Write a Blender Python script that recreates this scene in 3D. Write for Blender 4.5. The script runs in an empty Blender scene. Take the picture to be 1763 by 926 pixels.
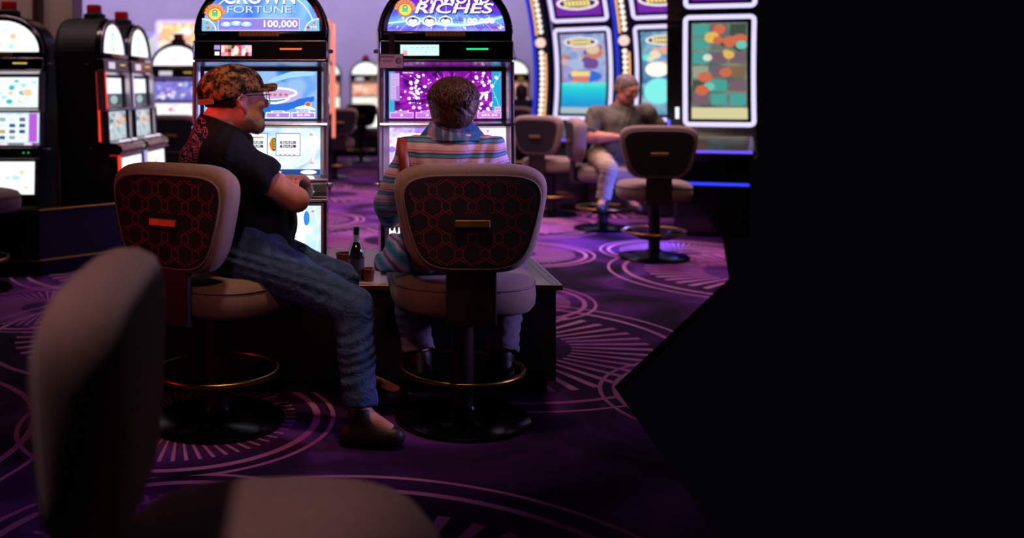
import bpy, bmesh, math, random
import numpy as np
from mathutils import Vector, Matrix

random.seed(7)
rng = np.random.default_rng(7)
scene = bpy.context.scene
COL = scene.collection
U = 1.1            # metres per layout unit; whole scene and camera scaled about the origin below camera
H = 1.18           # eye height in layout units
FPX = 1700.0       # focal length in pixels of the 1763 x 926 frame
PI = math.pi

# ------------------------------------------------------------------ camera
cam_d = bpy.data.cameras.new('camera')
cam = bpy.data.objects.new('camera', cam_d)
COL.objects.link(cam)
cam.location = (0, 0, H*U)
cam.rotation_euler = (PI/2, 0, 0)
cam_d.sensor_width = 36.0
cam_d.sensor_fit = 'HORIZONTAL'
cam_d.lens = 36.0*FPX/1763.0
cam_d.shift_x = (881.5-600.0)/1763.0
cam_d.shift_y = -(463.0-151.0)/1763.0
cam_d.clip_end = 100
cam_d.dof.use_dof = True
cam_d.dof.focus_distance = 3.42*U
cam_d.dof.aperture_fstop = 1.6
scene.camera = cam

# ------------------------------------------------------------------ world, exposure
w = bpy.data.worlds.new('world'); scene.world = w
w.use_nodes = True
w.node_tree.nodes['Background'].inputs[0].default_value = (0.5, 0.35, 0.6, 1)
w.node_tree.nodes['Background'].inputs[1].default_value = 0.003
scene.view_settings.view_transform = 'Standard'
scene.view_settings.look = 'None'
scene.view_settings.gamma = 1.0
scene.view_settings.use_curve_mapping = False
scene.view_settings.exposure = 0.0

# ------------------------------------------------------------------ lights
def area(name, loc, target, size, power, color, spread=180, size_y=None):
    l = bpy.data.lights.new(name, 'AREA'); l.energy = power; l.color = color
    l.shape = 'RECTANGLE'; l.size = size*U; l.size_y = (size_y or size)*U
    l.spread = math.radians(spread)
    o = bpy.data.objects.new(name, l); COL.objects.link(o)
    o.location = Vector(loc)*U
    o.rotation_euler = (Vector(target)-Vector(loc)).to_track_quat('-Z', 'Y').to_euler()
    return o
def spot(name, loc, target, power, color, angle=50, blend=.6, rad=.12):
    l = bpy.data.lights.new(name, 'SPOT'); l.energy = power; l.color = color
    l.spot_size = math.radians(angle); l.spot_blend = blend; l.shadow_soft_size = rad
    o = bpy.data.objects.new(name, l); COL.objects.link(o)
    o.location = Vector(loc)*U
    o.rotation_euler = (Vector(target)-Vector(loc)).to_track_quat('-Z', 'Y').to_euler()
    return o
area('wall_washer', (-1.5, 16.5, 4.2), (-1.5, 19.3, 1.6), 13, 320, (.72, .62, 1.0), 150, .5)
area('aisle_ceiling_light', (1.5, 9.3, 4.0), (1.5, 9.3, 0), 4.0, 250, (1.0, .66, .86), 95, 6.0)
area('left_wall_washer', (-2.4, 6.3, 3.6), (-2.6, 7.5, 1.2), 1.4, 16, (1.0, .70, .66), 140, .3)
spot('warm_downlight', (.1, 2.6, 3.6), (.0, 3.45, .9), 150, (1.0, .66, .46), 34, .7)
spot('warm_arm_fill', (-.3, .6, 2.9), (-.15, 3.45, 1.0), 85, (1.0, .42, .34), 26, .6)  # added fill from above the camera, brightens and reddens arms and faces
spot('front_chair_fill', (-1.1, .7, 3.4), (-.45, 1.45, .95), 150, (1.0, .62, .72), 18, .5)  # pinkish fill spot added to brighten the nearest chair back
spot('aisle_chair_fill', (1.9, 4.8, 3.3), (2.2, 7.4, .8), 70, (1.0, .68, .52), 46, .7)  # added spot, lifts the empty chair in the aisle
spot('player_face_fill', (1.6, 6.7, 3.0), (2.25, 8.2, 1.0), 150, (1.0, .66, .52), 30, .6)  # extra spot added to brighten the polo man's face
area('red_sign_light', (-2.7, 2.7, .95), (-.4, 3.4, 1.0), .5, 2.4, (1.0, .05, .07), 120, .9)
spot('red_neck_fill', (-2.6, 2.5, 1.5), (-.38, 3.5, 1.125), 230, (1.0, .06, .07), 9, .5)  # narrow red fill added for the capped man's neck, no fixture behind it
area('blue_deck_light', (2.55, 7.35, .42), (1.6, 7.6, .1), .3, 22, (.08, .12, 1.0), 140, .1)
area('violet_sign_light', (2.7, 3.3, 1.3), (.3, 3.3, 1.0), .4, 8, (.48, .36, 1.0), 50, .6)

# ------------------------------------------------------------------ colour and material helpers
def lin(c):
    if isinstance(c, str):
        c = tuple(int(c[i:i+2], 16) for i in (0, 2, 4))
    out = []
    for v in c[:3]:
        v = v/255.0
        out.append(v/12.92 if v <= .04045 else ((v+.055)/1.055)**2.4)
    return (out[0], out[1], out[2], 1.0)

MATS = {}
def new_mat(name):
    m = bpy.data.materials.new(name); m.use_nodes = True
    nt = m.node_tree
    return m, nt, nt.nodes['Principled BSDF']
def set_in(b, k, v):
    if k in b.inputs: b.inputs[k].default_value = v
def ramp(nt, stops, interp='LINEAR'):
    r = nt.nodes.new('ShaderNodeValToRGB'); cr = r.color_ramp; cr.interpolation = interp
    while len(cr.elements) < len(stops): cr.elements.new(.5)
    for e, (p, c) in zip(cr.elements, stops): e.position = p; e.color = c
    return r
def coords(nt, scale=(1, 1, 1)):
    t = nt.nodes.new('ShaderNodeTexCoord'); mp = nt.nodes.new('ShaderNodeMapping')
    mp.inputs['Scale'].default_value = scale
    nt.links.new(t.outputs['Object'], mp.inputs[0])
    return mp
def noise(nt, vec, scale, detail=3, dist=0.0, rough=.5):
    n = nt.nodes.new('ShaderNodeTexNoise'); n.inputs['Scale'].default_value = scale
    n.inputs['Detail'].default_value = detail; n.inputs['Distortion'].default_value = dist
    n.inputs['Roughness'].default_value = rough
    if vec is not None: nt.links.new(vec.outputs[0], n.inputs['Vector'])
    return n
def add_bump(nt, b, src, strength=.3, dist=.003):
    bp = nt.nodes.new('ShaderNodeBump'); bp.inputs['Strength'].default_value = strength
    bp.inputs['Distance'].default_value = dist
    nt.links.new(src, bp.inputs['Height']); nt.links.new(bp.outputs[0], b.inputs['Normal'])
def mat(name, c, rough=.5, metal=0.0, var=.12, nscale=20, bump=0.0, bscale=200, coat=0.0, spec=.5, sheen=0.0):
    """surface colour with a little noise variation"""
    if name in MATS: return MATS[name]
    m, nt, b = new_mat(name)
    col = lin(c)
    mp = coords(nt)
    n = noise(nt, mp, nscale, 4)
    lo = tuple(max(0, x*(1-var)) for x in col[:3])+(1,)
    hi = tuple(min(1, x*(1+var)) for x in col[:3])+(1,)
    r = ramp(nt, [(.3, lo), (.7, hi)])
    nt.links.new(n.outputs['Fac'], r.inputs[0]); nt.links.new(r.outputs[0], b.inputs['Base Color'])
    set_in(b, 'Roughness', rough); set_in(b, 'Metallic', metal); set_in(b, 'Coat Weight', coat)
    set_in(b, 'Specular IOR Level', spec); set_in(b, 'Sheen Weight', sheen)
    if bump:
        n2 = noise(nt, mp, bscale, 3); add_bump(nt, b, n2.outputs['Fac'], bump)
    MATS[name] = m
    return m
def em(c, s=1.0):
    """light-giving screen colour"""
    name = 'glow_%s_%g' % (c, s)
    if name in MATS: return MATS[name]
    m, nt, b = new_mat(name)
    set_in(b, 'Base Color', (0.01, .01, .01, 1)); set_in(b, 'Roughness', .25)
    b.inputs['Emission Color'].default_value = lin(c); b.inputs['Emission Strength'].default_value = s
    MATS[name] = m
    return m
def em_ramp(name, stops, scale=4, detail=2, dist=1.0, s=1.0, axis=None, interp='LINEAR', stretch=(1, 1, 1), mixn=.25):
    """screen picture: noise (or a direction plus noise) through a colour ramp"""
    if name in MATS: return MATS[name]
    m, nt, b = new_mat(name)
    set_in(b, 'Base Color', (0.01, .01, .01, 1)); set_in(b, 'Roughness', .25)
    mp = coords(nt, stretch)
    n = noise(nt, mp, scale, detail, dist)
    src = n.outputs['Fac']
    if axis is not None:
        a, lo, hi = axis
        t = nt.nodes.new('ShaderNodeTexCoord'); sx = nt.nodes.new('ShaderNodeSeparateXYZ')
        nt.links.new(t.outputs['Object'], sx.inputs[0])
        mr = nt.nodes.new('ShaderNodeMapRange'); mr.inputs['From Min'].default_value = lo*U; mr.inputs['From Max'].default_value = hi*U
        nt.links.new(sx.outputs[a], mr.inputs['Value'])
        mm = nt.nodes.new('ShaderNodeMath'); mm.operation = 'MULTIPLY_ADD'
        nt.links.new(n.outputs['Fac'], mm.inputs[0]); mm.inputs[1].default_value = mixn*2
        nt.links.new(mr.outputs[0], mm.inputs[2])
        m2 = nt.nodes.new('ShaderNodeMath'); m2.operation = 'SUBTRACT'; nt.links.new(mm.outputs[0], m2.inputs[0]); m2.inputs[1].default_value = mixn
        src = m2.outputs[0]
    r = ramp(nt, [(p, lin(c)) for p, c in stops], interp)
    nt.links.new(src, r.inputs[0])
    nt.links.new(r.outputs[0], b.inputs['Emission Color']); b.inputs['Emission Strength'].default_value = s
    MATS[name] = m
    return m

BLACK = mat('black_lacquer', '0b080b', .22, 0, .2, coat=.4)
BLACKM = mat('black_matt_panel', '0d090a', .6, 0, .3, 30)
CHROME = mat('chrome', 'd4c6d2', .26, .85, .06, 12)
DCHROME = mat('dark_chrome', '7a6474', .28, .85, .1, 12)
BRASS = mat('brass_trim', 'b98a45', .3, 1.0, .1, 40)
BRONZE = mat('brushed_bronze', 'c89a62', .45, 1.0, .15, 60)
STEEL = mat('brushed_steel', 'b4aebc', .35, 1.0, .08, 60)
REDPL = mat('red_candle_plastic', 'c01018', .35, 0, .1)
FABRIC = mat('tan_upholstery', '8a6e60', .85, 0, .12, 60, .35, 700, sheen=.2)
PIPING = mat('grey_piping', '7a6468', .7, 0, .1, 80)
PANELF = mat('dark_plum_panel_fabric', '1a0a0e', .9, 0, .25, 200, .3, 900)
EMBR = mat('dark_red_embroidery', '861a34', .8, 0, .15, 200)
POST = mat('dark_brown_post', '24120e', .5, 0, .2)
BLKMET = mat('black_metal', '16121a', .2, .7, .2)

# ------------------------------------------------------------------ mesh builder
class MB:
    def __init__(s): s.v = []; s.f = []; s.m = []; s.mats = []
    def mi(s, material):
        if material not in s.mats: s.mats.append(material)
        return s.mats.index(material)
    def add(s, verts, faces, material=None, M=None):
        o = len(s.v); k = s.mi(material)
        for p in verts:
            p = Vector(p)
            s.v.append(M @ p if M is not None else p)
        for f in faces: s.f.append([i+o for i in f]); s.m.append(k)
        return s
    def box(s, x0, x1, y0, y1, z0, z1, m=None, M=None, bev=0.0):
        if bev > 0:
            bm = bmesh.new(); bmesh.ops.create_cube(bm, size=1)
            for v in bm.verts:
                v.co = Vector(((x0+x1)/2+v.co.x*(x1-x0), (y0+y1)/2+v.co.y*(y1-y0), (z0+z1)/2+v.co.z*(z1-z0)))
            bmesh.ops.bevel(bm, geom=bm.edges[:], offset=bev, segments=2, affect='EDGES', profile=.5)
            bm.verts.index_update()
            s.add([v.co.copy() for v in bm.verts], [[v.index for v in f.verts] for f in bm.faces], m, M); bm.free()
            return s
        v = [(x, y, z) for x in (x0, x1) for y in (y0, y1) for z in (z0, z1)]
        f = [(0, 1, 3, 2), (4, 6, 7, 5), (0, 4, 5, 1), (2, 3, 7, 6), (0, 2, 6, 4), (1, 5, 7, 3)]
        return s.add(v, f, m, M)
    def lathe(s, prof, n=32, m=None, M=None, cap=True):
        v = []; f = []
        for r, z in prof:
            for i in range(n):
                a = 2*PI*i/n; v.append((r*math.cos(a), r*math.sin(a), z))
        for j in range(len(prof)-1):
            for i in range(n):
                i2 = (i+1) % n
                f.append((j*n+i, j*n+i2, (j+1)*n+i2, (j+1)*n+i))
        if cap:
            f.append(list(range(n))[::-1]); f.append([(len(prof)-1)*n+i for i in range(n)])
        return s.add(v, f, m, M)
    def loft(s, loops, m=None, M=None, cap=True, closed=True):
        n = len(loops[0]); v = [p for l in loops for p in l]; f = []
        for j in range(len(loops)-1):
            for i in range(n if closed else n-1):
                i2 = (i+1) % n
                f.append((j*n+i, j*n+i2, (j+1)*n+i2, (j+1)*n+i))
        if cap:
            f.append(list(range(n))[::-1]); f.append([(len(loops)-1)*n+i for i in range(n)])
        return s.add(v, f, m, M)
    def tube(s, pts, r, n=8, m=None, M=None, closed=False, flat=None):
        pts = [Vector(p) for p in pts]; loops = []
        N = len(pts); prev = None
        for i, p in enumerate(pts):
            a = pts[(i-1) % N] if (closed or i > 0) else p
            b = pts[(i+1) % N] if (closed or i < N-1) else p
            t = (b-a).normalized()
            if prev is None:
                up = Vector((0, 0, 1)) if abs(t.z) < .9 else Vector((1, 0, 0))
                nx = t.cross(up).normalized()
            else:
                nx = (prev - t*prev.dot(t)).normalized()
            prev = nx; ny = t.cross(nx)
            rr = r(i/(N-1)) if callable(r) else r
            loops.append([p+nx*(math.cos(2*PI*k/n)*rr)+ny*(math.sin(2*PI*k/n)*rr*(flat or 1)) for k in range(n)])
        if closed: loops.append(loops[0])
        return s.loft(loops, m, M, cap=not closed)
    def build(s, name, material=None, parent=None, smooth=False, loc=None, rz=0.0, angle=None):
        me = bpy.data.meshes.new(name)
        me.from_pydata([tuple(p*U) for p in s.v], [], s.f)
        mats = [material if (x is None) else x for x in s.mats]
        for x in mats: me.materials.append(x)
        me.polygons.foreach_set('material_index', s.m)
        bm = bmesh.new(); bm.from_mesh(me)
        if not getattr(s, 'flat', False): bmesh.ops.recalc_face_normals(bm, faces=bm.faces)
        bm.to_mesh(me); bm.free()
        if smooth:
            me.polygons.foreach_set('use_smooth', [True]*len(me.polygons))
            if angle: me.set_sharp_from_angle(angle=math.radians(angle))
        me.update()
        o = bpy.data.objects.new(name, me); COL.objects.link(o)
        if parent is not None: o.parent = parent
        if loc is not None: o.location = Vector(loc)*U
        o.rotation_euler[2] = rz
        return o

def tag(o, label, cat, group=None, kind=None):
    o['label'] = label; o['category'] = cat
    if group: o['group'] = group
    if kind: o['kind'] = kind
    return o
def thing(name, label, cat, loc, rz=0.0, group=None):
    o = bpy.data.objects.new(name, None); COL.objects.link(o)
    o.empty_display_size = .1
    o.location = Vector(loc)*U; o.rotation_euler[2] = rz
    return tag(o, label, cat, group)
def copy_tree(o, parent=None):
    c = o.copy(); COL.objects.link(c); c.parent = parent
    for ch in list(o.children): copy_tree(ch, c)
    return c
def struct(o):
    o['kind'] = 'structure'; return o
def P(u, v, d): return Vector(((u-600)/FPX*d, d, H-(v-151)/FPX*d))
def X(u, d): return (u-600)/FPX*d
def Z(v, d): return H-(v-151)/FPX*d

# text as mesh outlines
TXT = {}
def text_geo(s, bold=0.0, shear=0.0):
    key = (s, bold, shear)
    if key in TXT: return TXT[key]
    cu = bpy.data.curves.new('lettering', 'FONT'); cu.body = s; cu.offset = bold; cu.shear = shear
    cu.resolution_u = 3; cu.fill_mode = 'FRONT'
    ob = bpy.data.objects.new('lettering', cu); COL.objects.link(ob)
    dg = bpy.context.evaluated_depsgraph_get()
    me = bpy.data.meshes.new_from_object(ob.evaluated_get(dg))
    v = np.array([x.co[:2] for x in me.vertices]); f = [list(p.vertices) for p in me.polygons]
    bpy.data.objects.remove(ob); bpy.data.curves.remove(cu); bpy.data.meshes.remove(me)
    mn = v.min(0); mx = v.max(0); v = (v-mn)/(mx-mn)-.5
    TXT[key] = (v, f)
    return TXT[key]

class Art:
    """flat print stacked on a plane (or a curved sheet through `fn`) : x right, z up, front is -y"""
    def __init__(s, y, fn=None, step=.0007): s.mb = MB(); s.mb.flat = True; s.y = y; s.fn = fn; s.step = step; s.k = 0
    def put(s, v2, faces, m):
        y = s.y - s.k*s.step
        if s.fn: vv = [s.fn(x, z, -s.k*s.step) for x, z in v2]
        else: vv = [(x, y, z) for x, z in v2]
        s.mb.add(vv, faces, m); return s
    def layer(s): s.k += 1; return s
    def rect(s, x0, z0, x1, z1, m, n=1):
        zs = [z0+(z1-z0)*i/n for i in range(n+1)]
        v = []; f = []
        for z in zs: v += [(x0, z), (x1, z)]
        for i in range(n): f.append((2*i, 2*i+1, 2*i+3, 2*i+2))
        return s.put(v, f, m)
    def ell(s, cx, cz, rx, rz, m, n=20, a0=0, a1=2*PI):
        full = abs(a1-a0-2*PI) < 1e-6
        v = [(cx+rx*math.cos(a0+(a1-a0)*i/(n if full else n-1)), cz+rz*math.sin(a0+(a1-a0)*i/(n if full else n-1))) for i in range(n)]
        return s.put(v, [list(range(n))], m)
    def poly(s, pts, m): return s.put(pts, [list(range(len(pts)))], m)
    def line(s, pts, wd, m, closed=False):
        n = len(pts); v = []; f = []
        for i in range(n):
            a = pts[(i-1) % n] if closed or i > 0 else pts[i]
            b = pts[(i+1) % n] if closed or i < n-1 else pts[i]
            dx, dz = b[0]-a[0], b[1]-a[1]; l = math.hypot(dx, dz) or 1
            nx, nz = -dz/l*wd/2, dx/l*wd/2
            v += [(pts[i][0]+nx, pts[i][1]+nz), (pts[i][0]-nx, pts[i][1]-nz)]
        for i in range(n if closed else n-1):
            j = (i+1) % n
            f.append((2*i, 2*i+1, 2*j+1, 2*j))
        return s.put(v, f, m)
    def arc(s, cx, cz, rx, rz, a0, a1, wd, m, n=20):
        return s.line([(cx+rx*math.cos(a0+(a1-a0)*i/n), cz+rz*math.sin(a0+(a1-a0)*i/n)) for i in range(n+1)], wd, m)
    def text(s, t, cx, cz, w_, h_, m, bold=0.0, shear=0.0):
        v, f = text_geo(t, bold, shear)
        return s.put([(cx+p[0]*w_, cz+p[1]*h_) for p in v], f, m)
    def build(s, name, parent): return s.mb.build(name, None, parent)

def rrect(x0, z0, x1, z1, r, n=5):
    pts = []
    for cx, cz, a in ((x1-r, z0+r, -PI/2), (x1-r, z1-r, 0), (x0+r, z1-r, PI/2), (x0+r, z0+r, PI)):
        for i in range(n+1):
            t = a+PI/2*i/n; pts.append((cx+r*math.cos(t), cz+r*math.sin(t)))
    return pts
def catmull(pts, n=6, closed=False):
    pts = [Vector(p) for p in pts]; out = []; N = len(pts)
    for i in range(N if closed else N-1):
        g = lambda j: pts[j % N] if closed else pts[max(0, min(N-1, j))]
        p0, p1, p2, p3 = g(i-1), g(i), g(i+1), g(i+2)
        for k in range(n):
            t = k/n
            out.append(.5*((2*p1)+(p2-p0)*t+(2*p0-5*p1+4*p2-p3)*t*t+(3*p1-p0-3*p2+p3)*t**3))
    if not closed: out.append(pts[-1])
    return out
# ------------------------------------------------------------------ structure
def carpet_mat():
    m, nt, b = new_mat('patterned_carpet')
    L = nt.links
    def math_(op, a, b_=None, c=None):
        n = nt.nodes.new('ShaderNodeMath'); n.operation = op
        for i, x in enumerate((a, b_, c)):
            if x is None: continue
            if isinstance(x, (int, float)): n.inputs[i].default_value = x
            else: L.new(x, n.inputs[i])
        return n.outputs[0]
    mp = coords(nt)
    def burst(scale, N, r0, r1, wd, off):
        mpp = coords(nt); mpp.inputs['Location'].default_value = off
        vo = nt.nodes.new('ShaderNodeTexVoronoi'); vo.voronoi_dimensions = '2D'; vo.inputs['Scale'].default_value = scale
        vo.inputs['Randomness'].default_value = .8
        L.new(mpp.outputs[0], vo.inputs['Vector'])
        sub = nt.nodes.new('ShaderNodeVectorMath'); sub.operation = 'SUBTRACT'
        L.new(mpp.outputs[0], sub.inputs[0]); L.new(vo.outputs['Position'], sub.inputs[1])
        sx = nt.nodes.new('ShaderNodeSeparateXYZ'); L.new(sub.outputs[0], sx.inputs[0])
        x, y = sx.outputs[0], sx.outputs[1]
        r = math_('SQRT', math_('ADD', math_('MULTIPLY', x, x), math_('MULTIPLY', y, y)))
        a = math_('ARCTAN2', y, x)
        st = math_('LESS_THAN', math_('FRACT', math_('MULTIPLY', a, N/(2*PI))), wd)
        ring = math_('MULTIPLY', math_('GREATER_THAN', r, r0), math_('LESS_THAN', r, r1))
        rays = math_('MULTIPLY', st, ring)
        line = math_('LESS_THAN', math_('ABSOLUTE', math_('SUBTRACT', r, r1*1.18)), .014)
        line2 = math_('LESS_THAN', math_('ABSOLUTE', math_('SUBTRACT', r, r1*1.32)), .009)
        return math_('MAXIMUM', rays, math_('MAXIMUM', line, line2))
    b1 = burst(.42, 44, .38, .78, .36, (.3, .4, 0))
    b2 = burst(.55, 60, .16, .46, .3, (3.1, 1.7, 0))
    pat = math_('MAXIMUM', b1, b2)
    n = noise(nt, mp, 1.1, 3, 1.5)
    base = ramp(nt, [(.35, lin('1c0d22')), (.5, lin('3a1648')), (.62, lin('5d2a78')), (.74, lin('7a3f86'))])
    L.new(n.outputs['Fac'], base.inputs[0])
    n3 = noise(nt, mp, 2.3, 2, 0)
    pk = ramp(nt, [(.3, lin('b04a9a')), (.7, lin('c98ab0'))]); L.new(n3.outputs['Fac'], pk.inputs[0])
    mix = nt.nodes.new('ShaderNodeMix'); mix.data_type = 'RGBA'
    mk = math_('MULTIPLY', pat, .8)
    L.new(mk, mix.inputs[0]); L.new(base.outputs[0], mix.inputs[6]); L.new(pk.outputs[0], mix.inputs[7])
    n2 = noise(nt, mp, 500, 2)
    L.new(mix.outputs[2], b.inputs['Base Color'])
    set_in(b, 'Roughness', .95); set_in(b, 'Specular IOR Level', .1)
    add_bump(nt, b, n2.outputs['Fac'], .4, .004)
    return m
fl = MB()
fpts = [(-2.9, .9), (.8, .9), (.98, 2.75), (1.05, 3.9), (2.35, 6.1), (4.05, 10.9), (5.4, 19.2), (-8.5, 19.2), (-8.5, 7.6), (-2.9, 5.0)]
fl.loft([[(x, y, -.05) for x, y in fpts], [(x, y, 0) for x, y in fpts]])
struct(fl.build('floor', carpet_mat()))

WALLP = mat('lilac_wall_paint', 'b9adc4', .85, 0, .05, 2)
BEIGE = mat('beige_fabric_wall', 'b39c98', .9, 0, .06, 40, .2, 300)
WOOD = mat('dark_red_wood', '3a1713', .45, 0, .3, 6)
wb = MB().box(-8.5, 4.6, 19.2, 19.35, 0, 4.6)
struct(wb.build('wall_back', WALLP))
# left column wall: upholstered panels over a wood wainscot
wl = MB().box(-3.6, X(124, 7.6), 7.6, 7.9, 0, 3.4)
wallL = struct(wl.build('wall_left', BEIGE))
zw = Z(126, 7.55)
for i, (ua, ub) in enumerate(((-200, -70), (-68, 58), (60, 100), (102, 124))):
    MB().box(X(ua, 7.55)+.004, X(ub, 7.55)-.004, 7.555, 7.6, .06, zw, bev=.004).build('panel', WOOD, wallL)
o = MB().box(X(57, 7.5), X(68, 7.5), 7.48, 7.6, zw, 3.4).build('trim_1', WOOD); struct(o)

# ------------------------------------------------------------------ slot machine
SF = 420.0
def mx(u): return (u-447)/SF
def mz(v): return (467-v)/SF
LEAN = Matrix(((1, 0, 0, 0), (0, 1, .05, 0), (0, 0, 1, 0), (0, 0, 0, 1)))
def ring_frame(mb, o, i, yo, yi, m, th=.012):
    """four sloping bars between rectangle o (x0,z0,x1,z1) at depth yo and rectangle i at depth yi"""
    O = [(o[0], yo, o[1]), (o[2], yo, o[1]), (o[2], yo, o[3]), (o[0], yo, o[3])]
    I = [(i[0], yi, i[1]), (i[2], yi, i[1]), (i[2], yi, i[3]), (i[0], yi, i[3])]
    Ob = [(x, yi+th, z) for x, y, z in O]
    Ib = [(x, yi+th, z) for x, y, z in I]
    v = O+I+Ob+Ib; f = []
    for k in range(4):
        j = (k+1) % 4
        f += [(k, j, 4+j, 4+k), (8+k, 12+k, 12+j, 8+j), (k, 8+k, 8+j, j), (4+k, 4+j, 12+j, 12+k)]
    mb.add(v, f, m)
def arch(a, b, zc, n=28): return [(a*math.cos(PI*i/n), zc+b*math.sin(PI*i/n)) for i in range(n+1)]
def lean_build(mb, name, m, parent, **k):
    mb.v = [LEAN @ p for p in mb.v]
    return mb.build(name, m, parent, **k)
def art_part(parent, name, y, draw):
    a = Art(y); draw(a)
    a.mb.v = [LEAN @ p for p in a.mb.v]
    return a.build(name, parent)

def slot_machine(label, loc, rz, art, group=None, led=None, sticker=True, body=None):
    t = thing('slot_machine', label, 'slot machine', loc, rz, group)
    bodym = body or BLACK
    # cabinet shell: arched outline pushed back
    out = [(.272, 0), (.275, .4), (.280, .96)]+arch(.284, .272, .966)[1:-1]+[(-.280, .96), (-.275, .4), (-.272, 0)]
    b = MB(); b.loft([[(x, .045, z) for x, z in out], [(x*1.01, .06, z) for x, z in out], [(x*1.01, .30, z) for x, z in out], [(x*.985, .325, z*.99) for x, z in out]], bodym)
    lean_build(b, 'cabinet', bodym, t)
    # marquee
    zc = .988
    mf = MB(); n = 28
    ao = arch(.272, .246, zc-.01, n); ai = arch(.2445, .205, zc, n)
    for y0, y1, oo, ii in ((-.012, .05, ao, ai),):
        v = [(x, y0+.012, z) for x, z in oo]+[(x*.965, y0, zc-.01+(z-zc+.01)*.965) for x, z in oo]+[(x, y0+.01, z) for x, z in ii]+[(x, y1, z) for x, z in oo]+[(x, y1, z) for x, z in ii]
        N = n+1; f = []
        for k in range(n):
            f += [(k, k+1, N+k+1, N+k), (N+k, N+k+1, 2*N+k+1, 2*N+k), (3*N+k, 3*N+k+1, k+1, k), (2*N+k, 2*N+k+1, 4*N+k+1, 4*N+k)]
        mf.add(v, f, BLACK)
    mf.box(-.272, .272, -.014, .05, .958, .988, BLACK, bev=.004)
    mfo = lean_build(mf, 'marquee_frame', BLACK, t, smooth=True, angle=40)
    tr = MB(); tr.tube([(x*1.004, .004, z) for x, z in arch(.272, .246, zc-.01, 28)], .0045, 6)
    lean_build(tr, 'chrome_trim', CHROME, mfo, smooth=True)
    g = MB(); pts = arch(.248, .208, zc-.002); g.loft([[(x, .008, z) for x, z in pts], [(x, .02, z) for x, z in pts]])
    go = lean_build(g, 'marquee_glass', art['marquee_bg'], t)
    art_part(go, 'marquee_artwork', .0065, art['marquee'])
    if sticker:
        def stk(a):
            a.rect(mx(410), mz(61), mx(479), mz(53), mat('amber_sticker', 'eea41c', .5)); a.layer()
            ink = mat('sticker_ink', '5a3206', .6)
            for k in range(2):
                for j in range(9):
                    a.rect(mx(414+j*6.9), mz(56+k*3.4)-.001, mx(414+j*6.9+4.8), mz(56+k*3.4)+.002, ink)
            if art['asset']: a.text(art['asset'], mx(346), mz(57.5), .042, .007, mat('asset_ink', '8d8088', .6))
        art_part(mfo, 'sticker_print', -.0155, stk)
    # player panel
    hp = MB(); hp.loft([[(x, -.012, z) for x, z in rrect(mx(331), mz(102), mx(562), mz(70), .008)], [(x, .05, z) for x, z in rrect(mx(331), mz(102), mx(562), mz(70), .008)]])
    hpo = lean_build(hp, 'player_panel', BLACK, t)
    ht = MB(); ht.tube([(x, -.013, z) for x, z in rrect(mx(331), mz(102.5), mx(562), mz(69.5), .008)], .0032, 6, closed=True)
    lean_build(ht, 'chrome_trim', CHROME, hpo, smooth=True)
    art_part(hpo, 'player_display', -.0135, art['header'])
    cs = MB().box(mx(481), mx(519), -.02, -.012, mz(85), mz(82), bev=.001); lean_build(cs, 'card_slot', art.get('slotglow', em('e0a050', .7)), hpo)
    # upper display: chrome surround, black bezel, screen
    uf = MB(); ring_frame(uf, (mx(330), mz(214), mx(564), mz(106)), (mx(341), mz(211), mx(552), mz(115)), -.015, .03, CHROME)
    ufo = lean_build(uf, 'display_surround', CHROME, t)
    ub = MB(); ring_frame(ub, (mx(340), mz(212), mx(553), mz(114)), (mx(347), mz(205), mx(545), mz(122)), .028, .034, BLACKM)
    lean_build(ub, 'bezel', BLACKM, ufo)
    us = MB().box(mx(346), mx(546), .037, .05, mz(206), mz(121)); uso = lean_build(us, 'upper_screen', art['upper_bg'], t)
    art_part(uso, 'screen_picture', .0355, art['upper'])
    # divider rail
    dv = MB(); dv.loft([[(mx(331), y, z) for y, z in ((-.03, mz(212)), (-.034, mz(215)), (.03, mz(219)), (.03, mz(208)))], [(mx(563), y, z) for y, z in ((-.03, mz(212)), (-.034, mz(215)), (.03, mz(219)), (.03, mz(208)))]])
    lean_build(dv, 'divider_rail', CHROME, t)
    # lower display
    lf = MB(); ring_frame(lf, (mx(330), mz(309), mx(564), mz(217)), (mx(348), mz(302), mx(551), mz(221)), -.03, .018, DCHROME)
    lean_build(lf, 'lower_surround', DCHROME, t)
    ls = MB().box(mx(346), mx(553), .022, .04, mz(304), mz(219)); lso = lean_build(ls, 'lower_screen', art['lower_bg'], t)
    art_part(lso, 'screen_picture', .0205, art['lower'])
    # button deck
    bd = MB(); bd.loft([[(x, y, z) for y, z in ((-.10, .318), (-.115, .335), (-.10, .365), (-.03, .385), (.05, .385), (.05, .30), (-.09, .30))] for x in (mx(331), mx(563))])
    bdo = lean_build(bd, 'button_deck', BLACK, t)
    for zz, yy in ((.378, -.062), (.302, -.098)):
        r_ = MB().box(mx(329), mx(565), yy-.012, yy+.03, zz-.004, zz+.005, bev=.002); lean_build(r_, 'chrome_rail', CHROME, bdo)
    for ux in (410, 465, 531):
        bt = MB().lathe([(.026, 0), (.026, .008), (.02, .013), (.0, .014)], 20, None, Matrix.Translation((mx(ux), -.052, .381)) @ Matrix.Diagonal((1, .8, 1, 1))); lean_build(bt, 'button', em('fff0ff', 1.0), bdo, smooth=True)
    for ux in (528, 541):
        l_ = MB().lathe([(.004, 0), (.004, .003), (.001, .004)], 10, None, Matrix.Translation((mx(ux), -.113, .337)) @ Matrix.Rotation(PI/2, 4, 'X')); lean_build(l_, 'indicator_lamp', em('20e080', 1.5), bdo)
    # belly
    bb = MB(); bb.box(mx(331), mx(563), -.075, .05, 0, .298, BLACK, bev=.004); bbo = lean_build(bb, 'belly_door', BLACK, t)
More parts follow.
